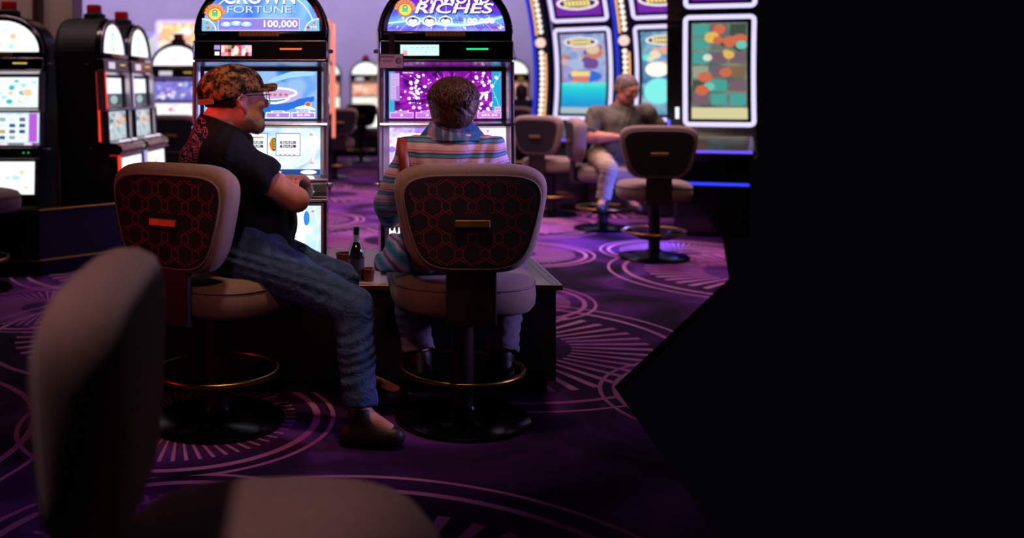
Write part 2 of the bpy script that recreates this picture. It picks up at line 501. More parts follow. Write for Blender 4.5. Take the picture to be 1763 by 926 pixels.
    bf = MB(); ring_frame(bf, (mx(338), mz(445), mx(558), mz(346)), (mx(346), mz(438), mx(553), mz(351)), -.085, -.078, DCHROME); lean_build(bf, 'belly_frame', DCHROME, bbo)
    bg = MB().box(mx(345), mx(554), -.0785, -.072, mz(439), mz(350)); bgo = lean_build(bg, 'belly_glass', art['belly_bg'], t)
    art_part(bgo, 'belly_artwork', -.0800, art['belly'])
    # side posts and locks
    for sx in (-1, 1):
        sp = MB().box(sx*.268-.008, sx*.268+.008, -.02, .05, mz(303), mz(106), bev=.003); lean_build(sp, 'side_post', (led if sx < 0 and led else CHROME), t)
        if led and sx < 0:
            sp = MB().box(sx*.262-.012, sx*.262+.012, -.095, -.02, .05, .37, bev=.003); lean_build(sp, 'side_light', led, t)
        for zz in (mz(86), mz(322)):
            k = MB().lathe([(.009, 0), (.009, .012), (.006, .02), (.0, .021)], 12, None, Matrix.Translation((sx*.279, .1, zz)) @ Matrix.Rotation(sx*PI/2, 4, 'Y')); lean_build(k, 'lock', STEEL, t, smooth=True, angle=40)
    # candle
    c = MB().lathe([(.075, 1.2), (.075, 1.262), (.05, 1.275)], 24, None, Matrix.Translation((0, .13, 0))); lean_build(c, 'candle_base', BLACKM, t)
    c = MB().lathe([(.05, 1.272), (.052, 1.315), (.046, 1.33), (.0, 1.332)], 24, None, Matrix.Translation((0, .13, 0))); lean_build(c, 'candle_lamp', REDPL, t, smooth=True, angle=40)
    return t

W_ = em('ffffff', 1.25); WH = em('f4f0ff', 1.0)
def A_marquee_crown(a):
    d = em('2f49b8', .8); lb = em('bfe4ff', 1.1); wh = em('fff4ff', 1.2)
    a.arc(0, .99, .222, .178, .12, PI-.12, .005, em('d8f2ff', 1.2), 30); a.layer()
    a.text('CROWN', mx(444.5), mz(-7)-.001, .303, .062, d, .02); a.layer()
    a.text('CROWN', mx(444), mz(-8), .300, .060, wh, .02); a.layer()
    a.text('FORTUNE', mx(445), mz(14.8), .268, .030, em('28469c', .8), .01); a.layer()
    a.text('FORTUNE', mx(444), mz(14), .266, .029, em('d5eeff', 1.15), 0); a.layer()
    a.text('TM', mx(506), mz(17.5), .012, .006, lb)
    a.rect(mx(372), mz(51.5), mx(515), mz(29), em('dcd2ff', 1.15)); a.layer()
    a.rect(mx(373.5), mz(50), mx(513.5), mz(30.5), em('a48af2', 1.0)); a.layer()
    for i, u in enumerate((387, 404.5, 422)):
        v = 40 if i != 1 else 38.5
        a.ell(mx(u), mz(v), .026, .014, em('3f6fd8', .9)); a.layer(); a.ell(mx(u), mz(v), .024, .0115, em('a9dcff', 1.1)); a.layer()
        a.ell(mx(u), mz(v-1), .012, .007, em('f6fbff', 1.1)); a.layer()
    for k in range(4): a.rect(mx(436+k*3.6), mz(40), mx(438.6+k*3.6), mz(38.3), em('b8a878', .9))
    a.text('100,000', mx(482.5), mz(41), .143, .037, em('6a50b8', .8), .03); a.layer()
    a.text('100,000', mx(482), mz(40.4), .140, .034, W_, .02); a.layer()
    for s in (-1, 1):
        cx = mx(447)+s*.243
        pts = [(cx-s*.058*math.sin(PI/2*i/10), .9885+.05*math.cos(PI/2*i/10)) for i in range(11)]
        a.poly([(cx, .9885)]+pts, em('8fd0f8', 1.0)); a.layer(); a.line(pts, .004, wh); a.layer()
        for dx, dz, r in ((.024, .013, .0075), (.021, .033, .005), (.045, .011, .005)):
            a.ell(cx-s*dx, .9885+dz, r, r*.8, em('e03a28', 1.0)); a.layer(); a.ell(cx-s*dx, .9885+dz+.001, r*.45, r*.35, em('ffb060', 1.1)); a.layer()
    vgt(a, 538, 46); badge(a, 368, 22)
def vgt(a, u, v):
    a.ell(mx(u-8), mz(v), .006, .005, em('e83040', 1.0)); a.text('VGT', mx(u+1.5), mz(v), .026, .010, W_, .02); a.layer()
def badge(a, u, v):
    cx, cz = mx(u), mz(v)
    for k in range(9):
        t = PI*(.04+.92*k/8); r0, r1 = .026, .044
        a.poly([(cx+r0*math.cos(t-.13), cz+r0*math.sin(t-.13)), (cx+r1*math.cos(t-.15), cz+r1*.95*math.sin(t-.15)), (cx+r1*math.cos(t+.15), cz+r1*.95*math.sin(t+.15)), (cx+r0*math.cos(t+.13), cz+r0*math.sin(t+.13))], em('ff9a40', 1.05))
    a.layer(); a.ell(cx, cz-.002, .031, .029, em('f07020', 1.0)); a.layer(); a.ell(cx, cz-.002, .026, .024, em('ffe860', 1.1)); a.layer()
    a.arc(cx, cz+.004, .009, .011, 0, PI, .004, em('6a58a8', .9), 10); a.rect(cx-.012, cz-.012, cx+.012, cz+.004, em('5fe0a0', 1.0)); a.layer(); a.rect(cx-.012, cz+.002, cx+.012, cz+.0045, em('4a8a90', 1.0)); a.layer()
def A_marquee_riches(a):
    ln = em('f0b8ff', 1.1); wh = em('fdf6ff', 1.2)
    for k in range(9):
        x = -.2+.05*k; a.line([(x*.55, 1.10), (x*1.3, .989)], .0022, ln)
    a.layer()
    a.put(*sweep([(-.243, 1.02), (-.12, 1.036), (.0, 1.018), (.12, 1.022), (.238, 1.05)], .022), em('8ad8ff', 1.15)); a.layer()
    a.put(*sweep([(-.242, 1.022), (-.12, 1.032), (.0, 1.016), (.12, 1.018), (.238, 1.046)], .008), em('d8fbff', 1.25)); a.layer()
    nv = em('1b0f78', .6)
    a.text('DIAMOND', mx(463), mz(-5.5), .300, .056, nv, .03, .15); a.layer(); a.text('DIAMOND', mx(462), mz(-6.5), .295, .052, wh, .02, .15); a.layer()
    a.text('RICHES', mx(462), mz(13), .336, .048, nv, .04, .2); a.layer(); a.text('RICHES', mx(461), mz(12), .330, .043, em('f2f2ea', 1.15), .02, .2); a.layer()
    for u in (389, 417.5, 445.5):
        pts = [(mx(u)+.033*math.cos(PI/6+PI/3*k), mz(34.5)+.024*math.sin(PI/6+PI/3*k)) for k in range(6)]
        a.poly(pts, em('e8fff6', 1.15)); a.layer(); a.ell(mx(u), mz(34), .024, .015, em('7a48b8', .9)); a.layer(); a.ell(mx(u), mz(35), .020, .012, em('f0f4e4', 1.1)); a.layer()
        a.ell(mx(u), mz(30), .008, .004, em('2a1a70', .7)); a.layer()
    for k in range(6): a.rect(mx(460+(k % 3)*5), mz(38-(k//3)*4), mx(463+(k % 3)*5), mz(36.4-(k//3)*4), em('6c8cc8', .9))
    a.text('100,000', mx(504), mz(35), .128, .026, em('fbffdc', 1.25), .045); a.layer()
    for k in range(34):
        x = random.uniform(-.235, .235); z = random.uniform(.992, 1.15)
        if (x/.24)**2+((z-.988)/.2)**2 < .9 and (abs(x) > .15 or z < 1.005):
            r = random.uniform(.0015, .005); a.ell(x, z, r, r, wh, 8)
    a.layer(); vgt(a, 540, 46); badge(a, 375, 14)
def sweep(pts, wd):
    c = catmull([(x, 0, z) for x, z in pts], 5); n = len(c); v = []; f = []
    for i, p in enumerate(c):
        h = wd/2*math.sin(PI*(.12+.76*i/(n-1))); v += [(p.x, p.z+h), (p.x, p.z-h)]
    for i in range(n-1): f.append((2*i, 2*i+1, 2*i+3, 2*i+2))
    return v, f
def A_header_left(a):
    a.rect(mx(366), mz(95.5), mx(432), mz(76), em('3a1420', .8)); a.layer()
    a.rect(mx(367), mz(84.5), mx(377), mz(77), em('b0a0e8', 1.0)); a.rect(mx(368), mz(94.5), mx(376), mz(88), em('ffffff', 1.1))
    cs = ['ffd8d8', 'e85868', '9ab870', 'f0e8ee', 'd06888', 'ffb8a0', 'e8a0c8', '803040']
    for i in range(9):
        for j in range(3):
            u = 379+i*5.9; v = 77+j*6.2
            a.rect(mx(u), mz(v+6.2), mx(u+5.9), mz(v), em(cs[(i*5+j*3+i*j) % 8], 1.0))
    a.layer(); a.ell(mx(405), mz(86), .011, .018, em('f4f0d8', 1.1)); a.ell(mx(418), mz(88), .009, .014, em('fff2ff', 1.1))
def A_header_right(a):
    a.rect(mx(366.5), mz(95), mx(433.5), mz(76), em('d2fbf4', 1.1)); a.layer()
    a.rect(mx(371), mz(94.5), mx(378), mz(86), em('ff9aa8', 1.0)); a.rect(mx(372), mz(90), mx(377), mz(88), em('ffe0e4', 1.0))
    for u in (385, 395, 407, 421): a.ell(mx(u), mz(89.5), .008, .004, em('f4ffff', 1.2))
    a.rect(mx(409), mz(90), mx(411), mz(88.5), em('405058', .5))
    for k in range(5): a.rect(mx(384+k*9), mz(82), mx(390+k*9), mz(80.5), em('a8dcd8', 1.0))
def tabs(a, us, fill, edge, txts):
    for u0, u1, t in zip(us[::2], us[1::2], txts):
        a.rect(mx(u0), mz(204), mx(u1), mz(193.5), edge); um = (u0+u1)/2
        a.rect(mx(um-12), mz(194), mx(um+12), mz(191), edge); a.layer()
        a.rect(mx(u0+1.4), mz(202.6), mx(u1-1.4), mz(195), fill); a.rect(mx(um-9), mz(194), mx(um+9), mz(192), em('c070c8', .9)); a.layer()
        a.text(t, mx(um), mz(198.8), .011*len(t), .010, W_, .02); a.layer()
def A_upper_crown(a):
    a.put(*sweep([(mx(350), mz(200)), (mx(420), mz(190)), (mx(470), mz(187)), (mx(540), mz(170))], .05), em('2a78e8', .95)); a.layer()
    a.put(*sweep([(mx(460), mz(140)), (mx(500), mz(128)), (mx(542), mz(126))], .025), em('a8dcff', 1.05)); a.layer()
    c = em('fdf6ff', 1.2)
    a.ell(mx(462), mz(165), .13, .035, em('c9b8f4', 1.0)); a.layer()
    a.arc(mx(472), mz(160), .088, .02, -.9, PI+.9, .009, c, 26); a.put(*sweep([(mx(440), mz(170)), (mx(470), mz(175)), (mx(497), mz(170))], .022), c); a.layer()
    a.put(*sweep([(mx(447), mz(172)), (mx(470), mz(174)), (mx(490), mz(171))], .008), em('50a0a8', .9)); a.layer()
    for u in (463, 471, 481, 491): a.ell(mx(u), mz(163), .007, .006, em('f06838', 1.0))
    a.ell(mx(529), mz(180), .013, .011, em('f4e0d8', 1.1)); a.layer(); a.ell(mx(529), mz(180), .011, .009, em('e86030', 1.0)); a.layer()
    a.put(*sweep([(mx(507), mz(187)), (mx(524), mz(185)), (mx(542), mz(189))], .014), W_)
    a.put(*sweep([(mx(349), mz(178)), (mx(353), mz(186)), (mx(350), mz(194))], .02), W_); a.layer()
    tabs(a, (349, 388, 391, 432, 455.5, 497.5, 500.5, 542), em('b48cf0', 1.0), W_, ('0', '0', '0', '$0.00'))
def A_upper_riches(a):
    mg = em('e048e8', 1.0); cx, cz = mx(452), mz(165)
    for k in range(26):
        t = 2*PI*k/26+.1; r0, r1 = .05, .25
        x1 = max(-.22, min(.22, r1*math.cos(t))); z1 = max(-.085, min(.098, r1*math.sin(t)))
        f = min(abs(.2/math.cos(t)) if abs(math.cos(t)) > .01 else 9, (.095/abs(math.sin(t))) if abs(math.sin(t)) > .01 else 9)
        a.line([(cx+.04*math.cos(t), cz+.04*math.sin(t)), (cx+f*math.cos(t), cz+f*math.sin(t))], random.choice((.0015, .004, .002)), random.choice((mg, em('a020c0', .9), em('c060e0', 1.0))))
    a.layer()
    a.rect(mx(347.5), mz(204), mx(357), mz(122.5), em('38b8e8', 1.0)); a.rect(mx(528), mz(204), mx(544), mz(122.5), em('28b0d8', 1.0)); a.layer()
    a.line([(mx(520), mz(130)), (mx(543), mz(190))], .002, em('a0f0ff', 1.1)); a.line([(mx(543), mz(126)), (mx(522), mz(160))], .002, em('a0f0ff', 1.1))
    a.rect(mx(349), mz(174), mx(366), mz(125), em('b888e0', 1.0)); a.layer()
    for i in range(6):
        for j in range(17):
            if i > 3 and j > 7: continue
            a.rect(mx(350.2+i*2.6), mz(127.8+j*2.7), mx(351.8+i*2.6), mz(126.4+j*2.7), em('f4e6ff', 1.1))
    a.layer()
    wh = em('fffaff', 1.25)
    for k in range(120):
        s = random.choice((-1, 1)); x = cx+s*random.gauss(.135, .045); z = cz+random.uniform(-.075, .098)
        if mx(366) < x < mx(544) and mz(193) < z < mz(123):
            r = random.choice((.0018, .003, .0045, .0065)); a.ell(x, z, r*1.15, r, wh, 8)
    for s in (-1, 1):
        a.arc(cx+s*.165, cz-.03, .035, .045, PI/2, PI/2+s*1.2, .008, wh, 8)
    a.layer(); a.text('GAME OVER', mx(381), mz(124.5), .045, .005, wh, .02)
    a.rect(mx(532), mz(192), mx(543), mz(184), em('f0c8f4', 1.1)); a.layer(); a.text('HELP', mx(537.5), mz(188), .020, .009, em('b030b0', .9), .02); a.layer()
    tabs(a, (349, 390, 394, 434, 457, 498, 501.5, 543), em('d078e8', 1.0), em('f0c0ff', 1.15), ('0', '0', '0', '$55.50'))
def A_lower_crown(a):
    a.arc(mx(500), mz(262), .085, .06, -1.3, 1.1, .007, W_, 18)
    a.put(*sweep([(mx(535), mz(226)), (mx(543), mz(250)), (mx(535), mz(290))], .03), em('ffffff', 1.2)); a.layer()
    for u0 in (360, 418, 475):
        a.rect(mx(u0-1.5), mz(269.5), mx(u0+41.5), mz(229.5), em('7088d0', .9)); a.layer(); a.rect(mx(u0), mz(268), mx(u0+40), mz(231), W_); a.layer()
        ink = em('5a5a66', .6)
        for k, v in enumerate((246, 252.5)):
            a.rect(mx(u0+6), mz(v+2.6), mx(u0+34), mz(v-2.6), ink if k else em('8a8a96', .8)); a.layer()
            a.text('BAR', mx(u0+20), mz(v), .05, .009, em('e8e8f0', 1.0), .02); a.layer()
        for j in range(4): a.rect(mx(u0+5+j*8), mz(267.6), mx(u0+9+j*8), mz(266.3), ink)
        a.rect(mx(u0+5), mz(238), mx(u0+35), mz(236), em('f08050', 1.0) if u0 == 418 else em('e4e8f4', 1.1))
    a.poly([(mx(462), mz(249)), (mx(466), mz(239)), (mx(471), mz(237)), (mx(471), mz(262)), (mx(466), mz(259))], em('f07828', 1.0))
    a.rect(mx(468.5), mz(260), mx(473.5), mz(238), em('1a2a14', .5)); a.layer()
    for k in range(4): a.rect(mx(469.8), mz(257-k*4.5), mx(472.3), mz(254-k*4.5), em('a8e030', 1.1))
    for u, v in ((535, 232), (536, 281)): a.ell(mx(u), mz(v), .009, .006, em('ffb090', 1.1))
    a.ell(mx(484), mz(275), .012, .005, em('88a8e8', 1.0)); a.layer(); a.ell(mx(484), mz(275), .010, .0035, em('eaf6ff', 1.2)); a.layer()
    a.rect(mx(350), mz(302), mx(551), mz(292), em('2a58a8', .7)); a.layer()
    for u in (395, 465, 531): a.ell(mx(u), mz(297), .045 if u == 465 else .034, .009, em('fff4ff', 1.2))
def A_lower_riches(a):
    lv = em('c8a0ff', 1.05)
    for k in range(26):
        x = random.uniform(mx(352), mx(548)); z = random.uniform(mz(298), mz(224)); r = random.uniform(.004, .016)
        a.ell(x, z, r, r*.8, random.choice((lv, em('b07af4', 1.0), em('f4e8ff', 1.2))), 10)
    a.layer()
    for k in range(7): a.line([(mx(360+k*28), mz(300)), (mx(390+k*22), mz(223))], .003, em('fbeeff', 1.2))
    a.layer()
    for u0 in (380, 430, 480): a.rect(mx(u0), mz(285), mx(u0+42), mz(230), W_)
    a.layer()
    for u0 in (380, 430, 480):
        for k in range(2): a.rect(mx(u0+8), mz(262+k*9), mx(u0+34), mz(256+k*9), em('9080b8', .9))
def A_belly_crown(a):
    a.rect(mx(347), mz(437), mx(527), mz(352), W_); a.layer()
    for i in range(9):
        for j in range(7):
            a.rect(mx(360+i*18), mz(362+j*10.5), mx(369+i*18), mz(359.5+j*10.5), em('b8c8d8', 1.0))
    a.ell(mx(529), mz(372), .012, .03, em('3a90f0', 1.0))
    a.put(*sweep([(mx(541), mz(353)), (mx(549), mz(390)), (mx(544), mz(436))], .02), W_); a.ell(mx(540), mz(360), .007, .005, em('ff9070', 1.0)); a.layer()
    for k in range(6):
        t = PI*k/6; a.line([(mx(531)-.02*math.cos(t), mz(391)-.02*math.sin(t)), (mx(531)+.02*math.cos(t), mz(391)+.02*math.sin(t))], .005, W_)
CROWN = dict(marquee_bg=em_ramp('crown_marquee', [(.3, '3f6ff0'), (.45, '6aa6ff'), (.6, '9ad6ff'), (.75, '5a78f4')], 3.2, 2, 1.2, 1.0),
    marquee=A_marquee_crown, header=A_header_left, asset='A01803',
    upper_bg=em_ramp('crown_upper', [(.3, '1f7af0'), (.42, '6eb2ff'), (.55, 'a8c8ff'), (.68, '8ad2ff'), (.8, 'b8e4ff')], 5, 2, 1.6, .95), upper=A_upper_crown,
    lower_bg=em_ramp('crown_lower', [(.3, '8ab4ff'), (.42, 'd2ecff'), (.55, 'f4ffff'), (.7, 'c2f4ff')], 4, 2, 1.2, 1.15), lower=A_lower_crown,
    belly_bg=em_ramp('crown_belly', [(.3, '9ad4ff'), (.5, 'd8f4ff'), (.7, 'bfe4ff')], 5, 2, 1, 1.1), belly=A_belly_crown, slotglow=em('ff7848', 1.0))
RICHES = dict(marquee_bg=em_ramp('riches_marquee', [(.0, 'a8b8ff'), (.12, '7a58f0'), (.25, '7ab8ff'), (.38, '5a4af0'), (.5, '7a28e0'), (.75, '5014c0')], 6, 3, 1.5, 1.0, axis=(2, .985, 1.2)),
    marquee=A_marquee_riches, header=A_header_right, asset='A01804',
    upper_bg=em_ramp('riches_upper', [(.3, '3a0a60'), (.45, '8a12b0'), (.58, 'c020d8'), (.72, '6a18a8')], 9, 3, 2.0, .85), upper=A_upper_riches,
    lower_bg=em_ramp('riches_lower', [(.3, 'b088ff'), (.5, 'f0e4ff'), (.7, 'ffffff')], 8, 3, 1.2, 1.15), lower=A_lower_riches,
    belly_bg=em_ramp('riches_belly', [(.3, 'd0b0ff'), (.5, 'ffffff')], 6, 2, 1, 1.1), belly=(lambda a: a.rect(mx(360), mz(430), mx(500), mz(356), W_)),
    slotglow=em('30e890', 1.1))

# ---- generic artwork for the machines behind
def blobs(z0, z1, cols, n, rmin, rmax, x0=-.23, x1=.23, s=1.1, seed=1):
    def fn(a):
        r = random.Random(seed)
        for k in range(n):
            rr = r.uniform(rmin, rmax); x = r.uniform(x0+rr, x1-rr); z = r.uniform(z0+rr, z1-rr)
            a.ell(x, z, rr, rr*r.uniform(.5, 1), em(r.choice(cols), s), 12); a.layer()
    return fn
def grid_art(z0, z1, cols, nx, nz, x0, x1, seed=2, fill=None):
    def fn(a):
        r = random.Random(seed)
        if fill: a.rect(x0, z0, x1, z1, em(fill, 1.1)); a.layer()
        dx = (x1-x0)/nx; dz = (z1-z0)/nz
        for i in range(nx):
            for j in range(nz):
                a.rect(x0+dx*(i+.2), z0+dz*(j+.2), x0+dx*(i+.8), z0+dz*(j+.8), em(r.choice(cols), 1.0))
        a.layer()
    return fn
def chain(*fs):
    def fn(a):
        for f in fs: f(a)
    return fn
def generic(key, marq, upper, lower, belly, m_cols, u_cols, l_cols, b_cols, seed=3, header=True, upart=None, lowart=None, bellyart=None, marqart=None):
    def mk(nm, c, s): return em_ramp(key+nm, [(.3+.4*i/(len(c)-1), x) for i, x in enumerate(c)], 9, 2, 1, s)
    return dict(marquee_bg=mk('m', marq, 1.2), upper_bg=mk('u', upper, 1.1), lower_bg=mk('l', lower, 1.1), belly_bg=mk('b', belly, 1.2),
        marquee=marqart or blobs(1.0, 1.13, m_cols, 12, .008, .03, -.17, .17, 1.15, seed),
        header=(lambda a: (a.rect(mx(372), mz(96), mx(430), mz(77), em('d8d0e0', 1.0)))),
        upper=upart or blobs(mz(204), mz(123), u_cols, 24, .008, .03, seed=seed+1),
        lower=lowart or blobs(mz(298), mz(224), l_cols, 16, .008, .026, seed=seed+2),
        belly=bellyart or blobs(mz(434), mz(354), b_cols, 14, .008, .03, seed=seed+3), asset='', slotglow=em('f0d060', 1.1))

# ------------------------------------------------------------------ the pair of machines and their base
DM = 4.05; ZB = .427
m_left = slot_machine('slot machine in front of the man in cap, with blue CROWN FORTUNE arch', (X(447, DM), DM, ZB), 0, CROWN)
m_right = slot_machine('slot machine in front of the striped-shirt woman, purple DIAMOND RICHES arch', (X(770.5, DM), DM, ZB), 0, RICHES)
bs = thing('machine_base', 'long black cabinet base under the two arched slot machines', 'machine base', (0, 3.78, 0))
MB().box(-.80, .80, .02, .84, .05, ZB-.022, bev=.006).build('plinth', BLACKM, bs)
MB().box(-.77, .77, .05, .81, 0, .05).build('toe_kick', BLACKM, bs)
LILACTOP = mat('grey_laminate', 'a598a8', .35, 0, .05, 30)
tp = MB().box(-.818, .818, 0, .86, ZB-.022, ZB-.002, bev=.003).build('base_top', LILACTOP, bs)
for y0 in (-.002,):
    MB().box(-.82, .82, -.006, .012, ZB-.022, ZB-.001, bev=.002).build('brass_edge', BRASS, tp)
for s in (-1, 1):
    MB().box(s*.79-.012, s*.79+.012, .012, .86, ZB-.004, ZB-.0005).build('dark_inlay', DCHROME, tp)
    MB().box(s*.812-.006, s*.812+.006, 0, .86, ZB-.02, ZB, bev=.002).build('steel_edge', STEEL, tp)

# beverage sign hanging from the right machine
sg = thing('beverage_sign', 'small pink BEVERAGE card sign hung on the purple slot machine', 'sign', P(674, 118, 4.0))
sw, sh = 41/SF, 25/SF
MB().box(-sw/2, sw/2, -.004, .004, 0, sh, bev=.001).build('board', mat('dark_sign_frame', '2a1420', .5), sg)
MB().box(-.010, .013, .002, .006, sh*.9, sh+.085).build('hanging_strap', mat('sign_strap', '1a0c14', .4), sg)
a = Art(-.0046); pk = mat('pink_card', 'd2a2b6', .6); ink = mat('sign_ink', '3a2030', .6)
a.rect(-sw/2+.003, .003, sw/2-.003, sh-.003, pk); a.layer()
a.text('BEVERAGE', -.016, sh-.012, .054, .0075, ink, .02)
for k in range(2): a.rect(-.042+k*.008, sh-.027-k*.006, .004-k*.004, sh-.025-k*.006, ink)
a.ell(.029, sh-.028, .0125, .0125, ink); a.layer(); a.ell(.031, sh-.028, .009, .010, mat('sign_grey', '9a8088', .6)); a.rect(.022, .006, .040, .008, ink)
a.build('sign_print', sg)

# ------------------------------------------------------------------ chairs
def superloop(hw_fn, zc, hh, y, n=60, p=4.6):
    pts = []
    for i in range(n):
        t = 2*PI*i/n; c, s = math.cos(t), math.sin(t)
        x = math.copysign(abs(c)**(2/p), c); z = math.copysign(abs(s)**(2/p), s)
        pts.append((x*hw_fn(z), y, zc+z*hh))
    return pts
BZ, BHH = .747, .176
def hw(z): return .2335+.038*z-.008*z*z     # half width of the back from bottom (-1) to top (1)
def hexlines():
    """embroidered lattice on the rear panel"""
    a = Art(0.0); wd = .003
    pw, ph = .072, .078
    def ok(x, z):
        zz = (z-BZ+.009)/(BHH-.030)
        if abs(zz) > 1: return False
        lim = hw(zz)-.032
        return (abs(x)/lim)**4+abs(zz)**4 < .96 and not (abs(x) < .072 and abs(z-.735) < .026)
    def seg(p, q):
        if ok(*p) and ok(*q): a.line([p, q], wd, None)
    P_, rh = .086, .052
    for r in range(-4, 5):
        for c in range(-5, 6):
            for big in (0, 1):
                A_, B_ = (.029, .0345) if big else (.014, .0175)
                cx = (c+(.5 if (r % 2) else 0)+(0 if big else .5))*P_; cz = BZ-.008+r*rh
                hexp = [(cx-A_, cz-B_*.5), (cx-A_, cz+B_*.5), (cx, cz+B_), (cx+A_, cz+B_*.5), (cx+A_, cz-B_*.5), (cx, cz-B_)]
                for k in range(6):
                    if not big and k in (0, 3): continue      # shared with the large hexagon beside it
                    p, q = hexp[k], hexp[(k+1) % 6]; mid = ((p[0]+q[0])/2, (p[1]+q[1])/2)
                    seg(p, mid); seg(mid, q)
    return a.mb
def make_chair(label, loc, rz, dz=0.0, group=None, embroidery=True):
    t = thing('casino_chair', label, 'chair', loc, rz, group)
    MB().lathe([(.235, 0), (.24, .012), (.225, .022), (.12, .036), (.055, .05), (.05, .06)], 40).build('base_disc', BLKMET, t, smooth=True, angle=40)
    MB().lathe([(.04, .05), (.04, .41+dz)], 20).build('pole', POST, t, smooth=True, angle=40)
    rg = MB(); rg.tube([(.215*math.cos(2*PI*i/36), .215*math.sin(2*PI*i/36), .185) for i in range(36)], .0095, 8, closed=True)
    ro = rg.build('foot_ring', BRASS, t, smooth=True)
    for k in range(4):
        c, s = math.cos(PI/4+k*PI/2), math.sin(PI/4+k*PI/2)
        MB().tube([(.03*c, .03*s, .13), (.12*c, .12*s, .145), (.213*c, .213*s, .182)], .008, 6).build('spoke', BLKMET, ro, smooth=True)
    # seat cushion
    st = MB(); loops = []
    for sc, z in ((.80, .408), (.93, .412), (.985, .43), (1.0, .465), (.985, .50), (.93, .522), (.80, .533), (.5, .538), (.15, .539)):
        loops.append([(x*.255*sc, y*.245*sc+.02, z+dz) for x, y in [(math.copysign(abs(math.cos(q))**.72, math.cos(q)), math.copysign(abs(math.sin(q))**.72, math.sin(q))) for q in [2*PI*i/40 for i in range(40)]]])
    st.loft(loops); so = st.build('seat', FABRIC, t, smooth=True)
    pp = MB(); pp.tube([(p[0]*1.003, p[1], p[2]) for p in loops[4]], .0035, 6, closed=True); pp.build('seat_piping', PIPING, so, smooth=True)
    # back cushion (rear face at y = -.27)
    bk = MB(); lps = []
    for ins, y in ((.040, -.268), (.018, -.270), (.004, -.262), (-.004, -.24), (-.005, -.21), (.006, -.185), (.03, -.170), (.08, -.163), (.14, -.161)):
        lps.append(superloop(lambda z: hw(z)-ins, BZ+dz, BHH-ins, y))
    bk.loft(lps); bo = bk.build('back_cushion', FABRIC, t, smooth=True)
    pn = MB(); pn.loft([superloop(lambda z: hw(z)-.025, BZ-.009+dz, BHH-.024, -.262), superloop(lambda z: hw(z)-.027, BZ-.009+dz, BHH-.026, -.2755), superloop(lambda z: hw(z)-.045, BZ-.009+dz, BHH-.044, -.277)])
    po = pn.build('rear_panel', PANELF, t)
    if embroidery:
        e = hexlines(); e.v = [Vector((p.x, -.2774, p.z+dz)) for p in e.v]; e.build('embroidered_lattice', EMBR, po)
    pi = MB(); pi.tube(superloop(lambda z: hw(z)-.024, BZ-.009+dz, BHH-.023, -.272), .0042, 6, closed=True); pi.build('back_piping', PIPING, bo, smooth=True)
    hd = MB(); hd.box(-.058, .058, -.292, -.284, .723+dz, .748+dz, BRONZE, bev=.003); hd.box(-.05, .05, -.285, -.276, .718+dz, .738+dz, BLACKM); hd.build('pull_handle', BRONZE, po)
    ps = MB(); ps.box(-.083, .083, -.262, -.238, .40+dz, .60+dz, bev=.004); ps.box(-.083, .083, -.262, .05, .392+dz, .408+dz, bev=.003); ps.build('back_post', POST, t)
    return t
def chair_at(label, u, d, az, **k):
    """az: turn of the sitter's view away from straight ahead, clockwise seen from above"""
    return make_chair(label, (X(u, d), d, 0), -math.radians(az), **k)
def chair_back_at(label, u, d, az, **k):
    A = math.radians(az); bx, by = X(u, d), d
    return make_chair(label, (bx+math.sin(A)*.23, by+math.cos(A)*.23, 0), -A, **k)

ch_woman = chair_back_at('dark plum chair carrying the woman in the striped shirt', 810, 3.28, 0)
ch_man = chair_back_at('dark plum chair turned sideways under the man in the camouflage cap', 300, 3.30, 31)
ch_front = chair_back_at('blurred tan chair back closest to the camera, bottom left', 178, 1.42, 87, embroidery=False)
ch_right = chair_back_at('empty chair with brass foot ring in front of the seated grey-shirt man', 1134, 6.62, 10, embroidery=False)
ch_manr = chair_back_at('chair seen side-on under the man in the grey polo', 990, 8.25, 94, embroidery=False)
ch_a = chair_back_at('empty chair with its back to us left of the teal curved screen', 926, 9.0, 42, embroidery=False)
ch_l = chair_at('chair at the left picture edge, only its grey seat in view', -52, 5.75, 40, dz=.05, embroidery=False)
ch_c = chair_back_at('dark chair facing the round-topped machine left of the man in cap', 297, 9.2, 5, embroidery=False)
ch_d = chair_back_at('dark chair beside the red glowing tube between the two front machines', 583, 12.6, -14, embroidery=False)
ch_e = chair_back_at('small dark chair facing the far arched machine in the centre', 622, 15.6, 0, embroidery=False)
# ------------------------------------------------------------------ left bank of machines
bank = thing('machine_base', 'black cornered base with brass edge lines under the left bank of machines', 'machine base', (0, 0, 0))
bp = [(-4.2, 6.12), (-1.93, 6.17), (-1.46, 6.60), (-1.13, 8.30), (-1.85, 8.45), (-2.15, 7.35), (-4.2, 7.35)]
MB().loft([[(x, y, .10) for x, y in bp], [(x, y, ZB-.02) for x, y in bp]]).build('plinth', BLACKM, bank)
cxm, cym = -2.2, 7.1
bi = [(cxm+(x-cxm)*.985, cym+(y-cym)*.95) for x, y in bp]
MB().loft([[(x, y, 0) for x, y in bi], [(x, y, .10) for x, y in bi]]).build('toe_kick', BLACKM, bank)
MB().loft([[(x, y, ZB-.02) for x, y in bp], [(x, y, ZB) for x, y in bp]]).build('base_top', BLACK, bank)
for zz in (ZB-.012, .10):
    for k in range(3):
        p, q = bp[k], bp[k+1]
        MB().tube([(p[0], p[1]-.004, zz), (q[0], q[1]-.004, zz)], .005, 6).build('brass_edge', BRASS, bank)

